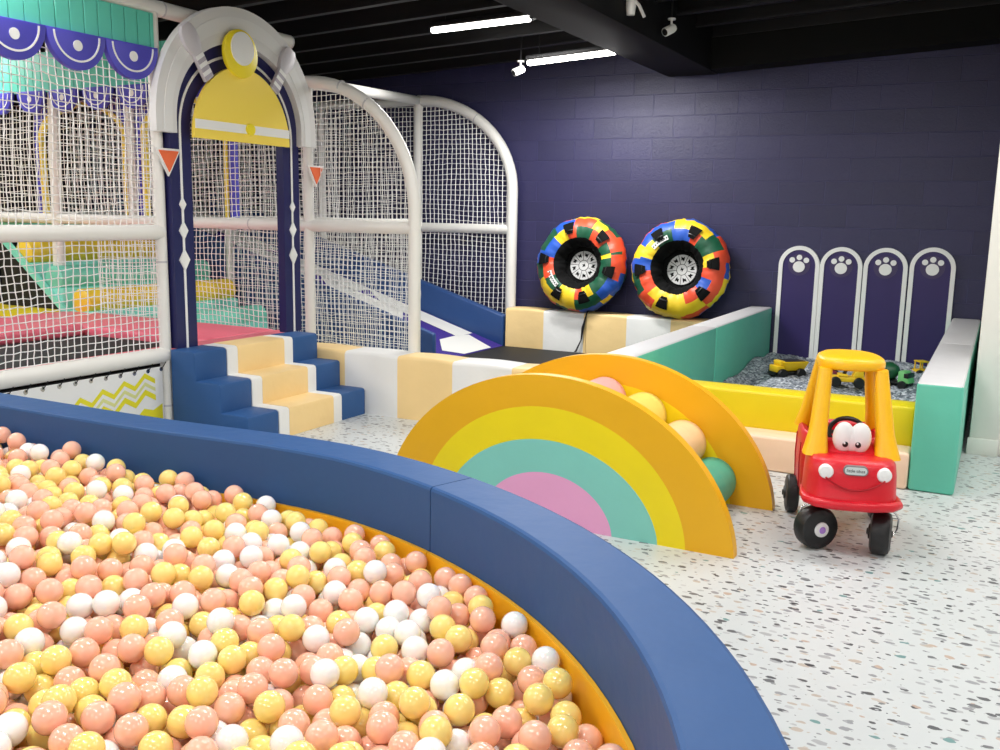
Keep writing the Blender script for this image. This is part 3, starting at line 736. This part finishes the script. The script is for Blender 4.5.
def archpts(x0, x1, y, zt, zs, n=18, zb=.0):
    # flat start at x0, quarter ellipse down to x1 at zs, straight post to the floor
    a = x1-x0
    return [(x0+a*math.sin(PI/2*i/n), y, zs+(zt-zs)*math.cos(PI/2*i/n)) for i in range(n+1)]+[(x1, y, zb)]
ZT1, ZS1 = 2.262, 1.36
pipe('arched_pipe', archpts(XA0, XA1, YN, ZT1, ZS1), .044, [((XA0+.30, YN, ZT1-.045), (1, 0, -.25)), ((XA0+.52, YN, ZT1-.165), (1, 0, -.6))])
XB0, XB1 = -5.66, -4.505; ZT2, ZS2 = 2.55, 1.60
pipe('post', [(XB0, YB, 0), (XB0, YB, 2.55)], .05)
pipe('arched_pipe', archpts(XB0, XB1, YB, ZT2, ZS2, zb=.3), .056, [((XB0+.72, YB, ZT2-.21), (1, 0, -.55))])
pipe('rail', [(-11, YB, 1.215), (XB1, YB, 1.215)], .05)
pipe('rail', [(-11, YB, 2.54), (XB0, YB, 2.54)], .045)
pipe('rail', [(XA0, YN, ZT1), (XB0, YB, 2.55)], .045)
pipe('post', [(-6.97, YB, 0), (-6.97, YB, 2.54)], .045)
pipe('post', [(-7.23, YN, .0), (-7.13, YN, 2.75)], .048)
pipe('post', [(-6.86, 7.16, 0), (-6.86, 7.16, 2.6)], .036)
pipe('rail', [(-11, 7.16, 1.27), (-4.6, 7.16, 1.27)], .04)
pipe('post', [(-6.28, YN+.03, 1.27), (-6.28, YN+.03, 2.3)], .035)
# nets
net('net', pf, (XF, .6, .53), (0, 1, 0), (0, 0, 1), 3.42, .66, .042, .0034, .05, seed=1)
net('net', pf, (XF, .6, 1.27), (0, 1, 0), (0, 0, 1), 3.42, .98, .042, .0034, .04, seed=2)
def in1(a, b):
    x = a; z = .42+b; A = XA1-XA0
    if x > A-.02: return False
    return z < ZS1+(ZT1-ZS1)*math.sqrt(max(0, 1-(x/A)**2)) - .02
net('net', pf, (XA0, YN, .42), (1, 0, 0), (0, 0, 1), XA1-XA0, ZT1-.42, .04, .0030, .02, in1, seed=3)
def in2(a, b):
    x = a-(XB0-(-6.97)); z = .25+b; A = XB1-XB0
    if x > A-.02: return False
    if x < 0: return z < 2.5
    return z < ZS2+(ZT2-ZS2)*math.sqrt(max(0, 1-(x/A)**2)) - .02
net('net', pf, (-6.97, YB, .25), (1, 0, 0), (0, 0, 1), XB1+6.97, ZT2-.25, .052, .0042, .02, in2, seed=4)
net('net', pf, (-9.5, YB-.02, .9), (1, 0, 0), (0, 0, 1), 2.5, 1.62, .055, .0045, .03, seed=5)
net('net', pf, (-6.7, YN, .40), (1, 0, 0), (0, 0, 1), 2.2, .84, .044, .0032, .03, seed=6)
net('net', pf, (-9.2, YN, 1.3), (1, 0, 0), (0, 0, 1), 4.7, .92, .046, .0036, .03, seed=7)
net('net', pf, (-9.2, 7.16, 1.3), (1, 0, 0), (0, 0, 1), 3.7, .9, .05, .004, .03, seed=8)
net('net', pf, (-6.9, 7.16, .1), (1, 0, 0), (0, 0, 1), 2.3, 1.14, .046, .0036, .03, seed=9)
net('net', pf, (-8.6, 2.2, .55), (0, 1, 0), (0, 0, 1), 3.1, 1.8, .05, .0038, .03, seed=10)

# vinyl banner below the bottom rail
def banner():
    t = thing('vinyl_banner', 'white vinyl banner with yellow zigzag print laced below the bottom pipe', 'banner', (XF, 2.4, .02))
    x = XF+.01
    b = MB(); b.box(x-.004, x, .4, 4.01, .02, .425, BOARD_W); pn = b.build('sheet', t)
    z = MB(); Ym = mat('banner yellow', (232, 222, 40), .5); Yl = mat('banner pale lime', (222, 224, 150), .5)
    def zig(z0, th, m, y0=2.9, off=0):
        pts = []; per = .15; y = y0; i = 0
        while y <= 4.0: pts.append((y, z0+(y-y0)*.16+(.055 if i % 2 else 0))); y += per/2; i += 1
        z.band([(p[0], p[1]+th/2) for p in pts], [(p[0], p[1]-th/2) for p in pts], 0, .0015, m, PX(x+off))
    zig(.175, .03, Ym); zig(.075, .034, Ym, off=.0005); zig(.125, .022, Yl, off=.0002)
    z.prism([(3.62, .03), (4.0, .03), (4.0, .20), (3.93, .17), (3.86, .19), (3.79, .13), (3.72, .14)], 0, .001, Ym, PX(x)); z.build('zigzag_print', pn)
    for i in range(12):
        y = 2.9+.1*i
        e = MB(); e.lathe([(.006, 0), (.013, 0), (.013, .003), (.006, .003)], CHROME, 12, frame((x, y, .41), (0, 1, 0), (0, 0, 1), (1, 0, 0))); e.tube([(x+.004, y, .41), (x+.02, y+.02, .45), (x-.02, y+.04, .465)], .003, BLK, 5); e.build('lacing_eyelet', t)
banner()

# ================================================================== CANOPIES
def canopy(label, M, a0, a1, zb, zt, per, start, rad, slat, lab2):
    """a along the panel, local frame M with (a,z) and thickness to the viewer"""
    loc = M @ Vector(((a0+a1)/2, zb, 0))
    t = thing('striped_canopy', label, 'canopy', loc)
    b = MB(); a = a0
    while a < a1-1e-4:
        e = min(a+slat, a1); b.box(a+.002, e-.002, zb, zt, 0, .018, BOARD_T, .003, 1, M=M); a = e
    b.box(a0, a1, zb, zt, -.012, .002, BOARD_TD, M=M); b.build('slat_panel', t)
    c = start
    while c < a1:
        if c-rad > a0-.3:
            s = MB(); pts = [(c-rad, zb+.012)]+[(c+rad*math.cos(math.radians(180+i*180/24)), zb+rad*1.02*math.sin(math.radians(180+i*180/24))) for i in range(25)]+[(c+rad, zb+.012)]
            s.prism(pts, .012, .05, BOARD_B, M, bev=.006); so = s.build('scallop', t)
            rw = MB(); rw.band([(c+(rad*.80)*math.cos(math.radians(180+i*180/24)), zb+rad*.80*math.sin(math.radians(180+i*180/24))) for i in range(25)], [(c+(rad*.745)*math.cos(math.radians(180+i*180/24)), zb+rad*.745*math.sin(math.radians(180+i*180/24))) for i in range(25)], .05, .053, BOARD_W, M); rw.build('white_arc', so)
            d = MB(); d.prism(arc(c, zb-.33*rad, .155*rad, 0, 360, 20)[:-1], .05, .054, BOARD_W, M); d.build('white_dot', so)
        c += per
    return t
canopy('teal slatted canopy with three violet scallops beside the white arch', PX(-4.40), .5, 4.03, 2.25, 2.455, .36, .607, .178, .0875, '')
canopy('smaller teal canopy with violet scallops inside the play structure', frame((0, YN-.05, 0), (1, 0, 0), (0, 0, 1), (0, -1, 0)), -8.6, -5.35, 2.30, 2.62, .405, -8.53, .165, .1, '')

# ================================================================== ENTRY ARCH
def entry_arch():
    x = -4.385; cy = 4.662; zb = .527
    t = thing('entry_arch', 'white and navy astronaut helmet arch with yellow visor above the steps', 'archway', (x, cy, zb))
    M = PX(x)
    ro, ri, zc = .575, .413, 1.83
    def leg(r): return [(cy-r, zb)]+[(cy+r*math.cos(math.radians(180-i*180/40)), zc+r*.95*math.sin(math.radians(180-i*180/40))) for i in range(41)]+[(cy+r, zb)]
    MB().band(leg(ro), leg(ri), -.03, .03, NAVY_D, M).build('navy_frame', t, angle=30)
    ln = MB(); ln.band(leg(.505), leg(.489), .03, .034, BOARD_W, M); lo = ln.build('white_line', t)
    for s in (-1, 1):
        for (z, h) in ((1.39, .042), (1.235, .056), (1.06, .066)):
            d = MB(); y = cy+s*.497; wd = h*.62; d.prism([(y-wd, z), (y, z-h), (y+wd, z), (y, z+h)], .03, .038, BOARD_W, M); d.build('diamond', t)
    # grey hood
    def hood(r, rz=0): return [(cy-r, 1.80)]+[(cy+r*math.cos(math.radians(180-i*180/40)), 1.885+(rz or r)*math.sin(math.radians(180-i*180/40))) for i in range(41)]+[(cy+r, 1.80)]
    MB().band(hood(.71), hood(.556, .494), .02, .075, BOARD_G, M).build('hood', t, angle=30)
    hb = MB(); hb.band(hood(.65), hood(.59, .565), .075, .078, mat('hood highlight', (230, 230, 229), .35), M); hb.build('hood_band', t, angle=30)
    # visor dome
    vb = 1.783; vr = .424; cz = 1.79
    dome = [(cy-.022+vr*math.cos(math.radians(i*180/36)), cz+vr*1.05*math.sin(math.radians(i*180/36))) for i in range(37)]
    poly = [(cy-.022+vr, vb)]+dome+[(cy-.022-vr, vb)]
    # dedupe
    poly = [p for i, p in enumerate(poly) if i == 0 or abs(p[0]-poly[i-1][0])+abs(p[1]-poly[i-1][1]) > 1e-3]
    vz = MB(); vz.prism(poly, .075, .10, BOARD_Y, M); vo = vz.build('visor', t, angle=30)
    bd = MB(); bd.box(cy-.022-vr*.985, cy-.022+vr*.985, 1.838, 1.892, .10, .105, BOARD_W, M=M); bd.build('visor_band', vo)
    bt = MB(); bt.prism(arc(cy+.02, 1.866, .04, 0, 360, 24, .036)[:-1], .10, .114, BOARD_Y2, M); bt.build('visor_button', vo)
    kn = MB(); kn.prism(arc(cy-.052, 2.315, .145, 0, 360, 36, .145)[:-1], .09, .12, BOARD_Y2, M, bev=.006); ko = kn.build('lamp_badge', t, angle=30)
    kw = MB(); kw.prism(arc(cy-.050, 2.345, .098, 0, 360, 36, .10)[:-1], .12, .128, BOARD_W, M); kw.build('lamp_lens', ko)
    for s in (-1, 1):
        a = Vector((cy-.025+s*.46, 2.40)); b = Vector((cy-.025+s*.285, 2.13)); d = (b-a).normalized(); n2 = Vector((-d.y, d.x))
        Lh = (b-a).length; P = []
        for (u, wd) in ((-.02, .03), (.0, .05), (.04, .062), (.09, .062), (.13, .05), (.16, .034), (Lh, .034)):
            P.append((u, wd))
        poly = [tuple(a+d*u+n2*wd) for u, wd in P]+[tuple(a+d*u-n2*wd) for u, wd in reversed(P)]
        e = MB(); e.prism(poly, .075, .105, mat('earpiece grey', (204, 200, 206), .38), M, bev=.006); eo = e.build('earpiece', t, angle=30)
        sb = MB()
        for q in range(6):
            u0 = .165+q*.025; c1 = [tuple(a+d*u0+n2*.0345), tuple(a+d*(u0+.0245)+n2*.0345), tuple(a+d*(u0+.0245)-n2*.0345), tuple(a+d*u0-n2*.0345)]
            sb.prism(c1, .105, .1085, BOARD_W if q % 2 == 0 else mat('stripe grey', (176, 170, 180), .4), M)
        sb.build('earpiece_stripes', eo)
entry_arch()
for (y, x, z, sc, lab) in ((4.07, XF+.05, 1.655, 1, 'orange triangle with white edge on the post left of the arch'), (5.42, XF-.0+.05, 1.63, .95, 'orange triangle with white edge on the post right of the arch')):
    t = thing('triangle_sign', lab, 'sign', (x, y, z-.09), 0, 'orange triangles beside the arch'); M = PX(x)
    tri = lambda k, dz: [(y-.098*k*sc, z+.055*sc*k+dz), (y, z-.105*sc*k+dz), (y+.098*k*sc, z+.055*sc*k+dz)]
    MB().prism(tri(1, 0), .005, .02, BOARD_W, M, bev=.003).build('white_edge', t); MB().prism(tri(.76, 0), .02, .026, BOARD_O, M).build('orange_face', t)

# ================================================================== INSIDE THE FRAME
# slide
def slide():
    sl = .305; x0, x1 = -4.47, -8.5; z0 = .03; y0, y1 = 7.26, 8.55
    def z(x): return z0+sl*(x0-x)
    t = thing('wide_slide', 'wide purple carpet slide with white zigzags and blue side walls', 'slide', (-6, 7.8, 0))
    b = MB(); b.hexa([(x1, y0, 0), (x0, y0, 0), (x0, y1, 0), (x1, y1, 0), (x1, y0, z(x1)), (x0, y0, z0), (x0, y1, z0), (x1, y1, z(x1))], SLIDE_P); bo = b.build('slide_bed', t)
    pt = MB()
    def poly(P):
        vs = [(x, y, z(x)+.004) for x, y in P]; pt.add(vs, [tuple(range(len(P)))], SLIDE_W)
    poly([(-4.48, 7.78), (-4.48, 8.32), (-4.80, 8.42), (-4.83, 8.2), (-4.82, 7.88), (-4.62, 7.60)])
    for k in range(3):
        d = -1.28*k
        poly([(-4.81+d, 8.52), (-6.15+d, 8.52), (-5.75+d, 8.22), (-4.81+d, 8.20)])
        poly([(-5.28+d, 7.92), (-5.5+d, 8.25), (-6.6+d, 8.25), (-6.2+d, 7.92)])
    pn = pt.build('white_zigzags', bo)
    for (ya, yb, nm) in ((8.55, 8.66, 'far'), (7.20, 7.26, 'near')):
        s = MB(); h = .31 if ya > 8 else .26
        s.hexa([(x1, ya, 0), (x0, ya, 0), (x0, yb, 0), (x1, yb, 0), (x1, ya, z(x1)+h), (x0, ya, z0+h), (x0, yb, z0+h), (x1, yb, z(x1)+h)], SLIDE_B, .02, 3); s.build('side_wall', t)
slide()
# climbing rolls on a stepped block
stb = [(-6.30, .30), (-6.68, .50), (-7.02, .68), (-7.40, .88)]
cb = MB()
for i, (x, zz) in enumerate(stb):
    xn = stb[i+1][0] if i < 3 else -7.75
    cb.box(xn, x, 5.34, 7.08, 0, zz, MINT, .02)
tag(cb.build('stair_block'), 'mint stepped foam block under the climbing rolls behind the net', 'steps')
sp = MB(); sp.prism([(-7.78, .0), (-6.9, .0), (-6.9, .42), (-7.78, 1.10)], 0, .02, BLACK, PY(5.335))
so = sp.build('stair_side_panel'); tag(so, 'black sloping side panel with mint edge left of climbing rolls', 'side panel')
se = MB(); se.prism([(-7.78, 1.08), (-6.9, .40), (-6.9, .47), (-7.78, 1.15)], 0, .03, MINT, PY(5.338)); se.build('mint_edge', so)
labs = ['mint foam climbing roll, lowest, beside the pink pads', 'yellow foam climbing roll, second up behind the net', 'mint foam climbing roll, third up behind the net', 'yellow foam climbing roll, topmost, under the mint platform']
for i, (x, zz, m) in enumerate(((-6.42, .34, MINT_D), (-6.82, .575, ROLL_Y), (-7.15, .755, MINT_D), (-7.52, .965, ROLL_Y))):
    b = MB(); b.lathe([(0, 0), (.085, 0), (.11, .02), (.11, 1.73), (.085, 1.75), (0, 1.75)], m, 24, frame((x, 5.345, zz), (1, 0, 0), (0, 0, -1), (0, 1, 0)))
    tag(b.build('foam_roll'), labs[i], 'foam roll', 'climbing rolls')
pl = MB(); pl.box(-10.5, -7.76, 5.50, 7.1, 1.17, 1.27, MINT, .02)
tag(pl.build('platform_pad'), 'mint platform pad at the top of the climbing rolls', 'platform')
# trampolines with pink pads
def trampoline():
    t = thing('trampoline', 'black trampoline with pink and yellow padding behind the front net', 'trampoline', (-6, 4, 0))
    zt = .49
    def pd(nm, m, x0, x1, y0, y1, z0=.40, z1=zt):
        b = MB(); b.box(x0, x1, y0, y1, z0, z1, m, .03, 3); b.build(nm, t)
    pd('edge_pad', PINK, -4.74, -4.50, .6, 5.42, .45)
    pd('side_pad', PINK, -7.0, -4.75, 4.72, 5.42)
    pd('back_pad', PINK, -7.0, -5.95, .6, 4.70, .42, .51)
    pd('corner_pad', YEL, -8.4, -7.02, .6, 5.40, .40, .50)
    b = MB(); b.box(-5.94, -4.76, .6, 4.70, .36, .43, BLACK); b.build('jump_bed', t)
    b = MB(); b.box(-8.4, -4.50, .6, 5.42, .30, .36, DARK2)
    for (x, y) in ((-4.6, 5.3), (-4.6, .8), (-8.2, .8), (-8.2, 5.3)): b.box(x-.04, x+.04, y-.04, y+.04, 0, .3, DARK2)
    b.build('frame', t)
trampoline()
# archway facade boards with yellow trim on the upper level
def facade(x0, x1, lab):
    t = thing('archway_board', lab, 'panel', ((x0+x1)/2, YN+.05, 1.27))
    M = PY(YN+.09); c = (x0+x1)/2; hw = (x1-x0)/2-.07; zs = 1.95
    ip = [(c-hw, 1.27)]+[(c+hw*math.cos(math.radians(180-i*180/24)), zs+.27*math.sin(math.radians(180-i*180/24))) for i in range(25)]+[(c+hw, 1.27)]
    op = [(x0, 1.27)]+[(x0+(x1-x0)*i/24, 2.32) for i in range(25)]+[(x1, 1.27)]
    MB().band(op, ip, 0, .03, BOARD_B, M).build('blue_board', t)
    tp = [(p[0]+(.035 if p[0] < c else -.035), p[1]-(.03 if p[1] > zs else 0)) for p in ip]
    MB().band(ip, tp, .0, .045, BOARD_Y, M).build('yellow_trim', t)
facade(-7.5, -6.30, 'violet board with yellow arch trim beside the white interior post, left')
facade(-6.26, -5.2, 'violet board with yellow arch trim behind the helmet arch')

# ================================================================== BALL PIT
PC = (-2.2, .57); RO, RI, RL = 2.18, 1.992, 1.976; ZP = .5
def wall_profile(o, i, z0, z1, r=.012):
    return [(o, z0), (o, z1-r), (o+(i-o)*.02, z1-r*.3), (o+(i-o)*.07, z1), (i-(i-o)*.07, z1), (i-(i-o)*.02, z1-r*.3), (i, z1-r), (i, z0)]
def sweep_wall(mb, stations, z0, z1, m):
    vs = []; fs = []; k = 8
    for (po, pi) in stations:
        po, pi = Vector(po), Vector(pi)
        for (s, z) in wall_profile(0.0, 1.0, z0, z1): q = po.lerp(pi, s); vs.append((q.x, q.y, z))
    n = len(stations)
    for a in range(n-1):
        for j in range(k): fs.append((a*k+j, a*k+(j+1) % k, (a+1)*k+(j+1) % k, (a+1)*k+j))
    fs.append(tuple(range(k-1, -1, -1))); fs.append(tuple((n-1)*k+j for j in range(k)))
    mb.add(vs, fs, m)
    return mb
def swell(x):   # slight outward bow where the straight section runs into the curve
    return .058*math.exp(-((x+2.3)/(.8 if x > -2.3 else .5))**2)
def pit_pt(u, r):   # u<=0 straight part (metres left of the arc), u>0 arc angle in degrees
    if u <= 0: return (PC[0]+u, PC[1]+r+swell(PC[0]+u))
    a = math.radians(90-u); r = r+swell(PC[0]+RO*math.cos(a)); return (PC[0]+r*math.cos(a), PC[1]+r*math.sin(a))
SEAM = 19.0
def pit_wall(lab, us):
    t = thing('ball_pit_wall', lab, 'ball pit wall', (*pit_pt(us[len(us)//2], RO), 0), 0, 'navy ball pit wall sections')
    sweep_wall(MB(), [(pit_pt(u, RO), pit_pt(u, RI)) for u in us], 0, ZP, NAVY).build('padded_wall', t, angle=14)
    sweep_wall(MB(), [(pit_pt(u, RI-.001), pit_pt(u, RL)) for u in us], 0, .285, YEL_O).build('yellow_liner', t, angle=35)
pit_wall('navy padded ball pit wall section, straight one in front of the steps', [-3.2+.2*i for i in range(16)]+[i*SEAM/8 for i in range(9)])
pit_wall('navy padded ball pit wall section, curved one nearest the camera', [SEAM+.12+(150-SEAM)*i/52 for i in range(53)])
tag(MB().prism([(-5.4, 2.5), (-5.4, -.6)]+arc(PC[0], PC[1], 1.99, -35, 90, 40), .0, .012, YEL_O).build('pit_floor_pad'), 'amber floor pad under the balls of the ball pit', 'mat')

def balls():
    r = .0365; rng = random.Random(3); cs = 2*r
    def inside(x, y):
        if y < .25 or x < -5.0: return False
        e = RL-r-.003+swell(x)
        if x < PC[0]: return y < PC[1]+e
        return (x-PC[0])**2+(y-PC[1])**2 < e*e
    def h(x, y):
        u = min(1, max(0, (-1.75-x)/2.2)); u = u*u*(3-2*u)
        v = min(1, max(0, (-1.2-x)/1.3)); return .296+.055*v+.06*u+.012*math.sin(x*3.1+y*2)+.01*math.sin(y*5-x*2)
    grid = {}
    P = []
    def zdrop(x, y):
        z = h(x, y)-4.4*r
        gx, gy = int(math.floor(x/cs)), int(math.floor(y/cs))
        for i in (-1, 0, 1):
            for j in (-1, 0, 1):
                for q in grid.get((gx+i, gy+j), ()):
                    d2 = (q[0]-x)**2+(q[1]-y)**2
                    if d2 < 4*r*r:
                        zz = q[2]+math.sqrt(4*r*r-d2)
                        if zz > z: z = zz
        return z
    fails = 0
    while fails < 260 and len(P) < 9000:
        best = None
        for _ in range(7):
            x = rng.uniform(-5, -.2); y = rng.uniform(.25, 2.62)
            if not inside(x, y): continue
            z = zdrop(x, y)-h(x, y)
            if best is None or z < best[0]: best = (z, x, y)
        if best is None: continue
        _, x, y = best; z = zdrop(x, y); st = r*.7
        for _ in range(16):
            a = rng.uniform(0, 2*PI); nx, ny = x+st*math.cos(a), y+st*math.sin(a)
            if inside(nx, ny):
                nz = zdrop(nx, ny)
                if nz < z: x, y, z = nx, ny, nz
                else: st *= .82
        if z+r > h(x, y)+.012*rng.random(): fails += 1; continue
        fails = 0 if fails < 1 else fails-1
        P.append((x, y, z)); grid.setdefault((int(math.floor(x/cs)), int(math.floor(y/cs))), []).append((x, y, z))
    P = np.array(P)
    col = np.array([0 if q < .47 else 1 if q < .82 else 2 for q in np.random.rand(len(P))])
    # which balls show largest: draw discs with a depth buffer
    Rm = np.array(cam.matrix_world.to_3x3()); C = (P-np.array([0, 0, CAM_H])) @ Rm
    dep = -C[:, 2]; ok = dep > .3
    sx = 250+FPX/2*C[:, 0]/np.where(ok, dep, 1); sy = 187.5-FPX/2*C[:, 1]/np.where(ok, dep, 1); sr = FPX/2*r/np.where(ok, dep, 1)
    W, Hh = 500, 375; buf = -np.ones((Hh, W), int)
    for i in np.argsort(-dep):
        if not ok[i] or sx[i] < -sr[i] or sx[i] > W+sr[i] or sy[i] < -sr[i] or sy[i] > Hh+sr[i]: continue
        xa, xb, ya, yb = max(0, int(sx[i]-sr[i])), min(W, int(sx[i]+sr[i])+2), max(0, int(sy[i]-sr[i])), min(Hh, int(sy[i]+sr[i])+2)
        if xa >= xb or ya >= yb: continue
        yy, xx = np.mgrid[ya:yb, xa:xb]; m = (xx-sx[i])**2+(yy-sy[i])**2 < sr[i]**2
        buf[ya:yb, xa:xb][m] = i
    cnt = np.bincount(buf[buf >= 0], minlength=len(P))
    top = set(np.argsort(-cnt)[:300].tolist())
    ms = []
    for m, nm in ((B_PE, 'peach'), (B_YE, 'yellow'), (B_WH, 'white')):
        b = MB(); b.sphere((0, 0, 0), r, m, 24, 14)
        o = b.build('ball', local=True, angle=180); ms.append(o.data); bpy.data.objects.remove(o)
    labs = ['glossy peach plastic ball among the nearest balls in the pit', 'glossy yellow plastic ball among the nearest balls in the pit', 'glossy white plastic ball among the nearest balls in the pit']
    grp = ['peach balls in the ball pit', 'yellow balls in the ball pit', 'white balls in the ball pit']
    for i in sorted(top):
        o = bpy.data.objects.new('pit_ball', ms[col[i]]); COL.objects.link(o); o.location = P[i]
        tag(o, labs[col[i]], 'ball', grp[col[i]])
    # the rest as one object
    b = bmesh.new(); bmesh.ops.create_uvsphere(b, u_segments=16, v_segments=10, radius=r); b.verts.index_update()
    V0 = np.array([v.co[:] for v in b.verts]); F0 = [[v.index for v in f.verts] for f in b.faces]; b.free()
    rest = [i for i in range(len(P)) if i not in top]; V = (P[rest][:, None, :]+V0[None]).reshape(-1, 3)
    mb = MB(); mb.v = V.tolist(); mb.mats = [B_PE, B_YE, B_WH]; nv = len(V0)
    for k, i in enumerate(rest):
        for f in F0: mb.f.append([k*nv+q for q in f])
        mb.m += [int(col[i])]*len(F0)
    o = mb.build('pit_balls', angle=180); o['kind'] = 'stuff'; tag(o, 'mass of peach, yellow and white balls filling the ball pit', 'balls')
    print('BALLS', len(P), 'visible', int((cnt > 0).sum()))
balls()

# ================================================================== CEILING DETAILS
def camera_thing(x, y, z, lab, rz):
    t = thing('security_camera', lab, 'security camera', (x, y, z), rz)
    b = MB(); b.lathe([(0, .0), (.03, .0), (.03, .012), (0, .014)], WPL, 16, Matrix.Translation((0, 0, .10))); b.tube([(0, 0, .10), (0, 0, .05), (.02, 0, .03)], .009, WPL, 8); b.tube([(0, 0, .112), (0, 0, ceil_z(x)-z-.02)], .008, DARK2, 6); b.build('mount', t, local=True)
    b = MB(); Q = Matrix.Translation((.02, 0, .025)) @ Matrix.Rotation(math.radians(115), 4, 'Y'); b.lathe([(0, -.05), (.03, -.05), (.034, -.03), (.034, .05), (.03, .055), (0, .055)], WPL, 18, Q); bo = b.build('camera_body', t, local=True)
    b = MB(); b.lathe([(0, .055), (.026, .055), (.024, .058), (0, .058)], BLK, 18, Q); b.build('lens', bo, local=True)
camera_thing(-3.92, 7.75, 2.60, 'small white security camera below the far LED strip', -2.2)
camera_thing(-2.37, 7.2, 2.74, 'small white security camera right of the black beam', -2.0)
t = thing('spotlight', 'white spotlight clipped on the black beam, cut by picture top', 'spotlight', (-2.52, 6.5, 2.75))
b = MB(); b.lathe([(0, 0), (.028, 0), (.035, .05), (.036, .12), (0, .12)], WPL, 18, Matrix.Translation((-2.42, 6.45, 2.74))); b.build('lamp_head', t)
b = MB(); b.tube([(-2.42, 6.45, 2.86), (-2.36, 6.45, 2.80), (-2.32, 6.45, 2.72)], .012, WPL, 8); b.build('bracket', t)
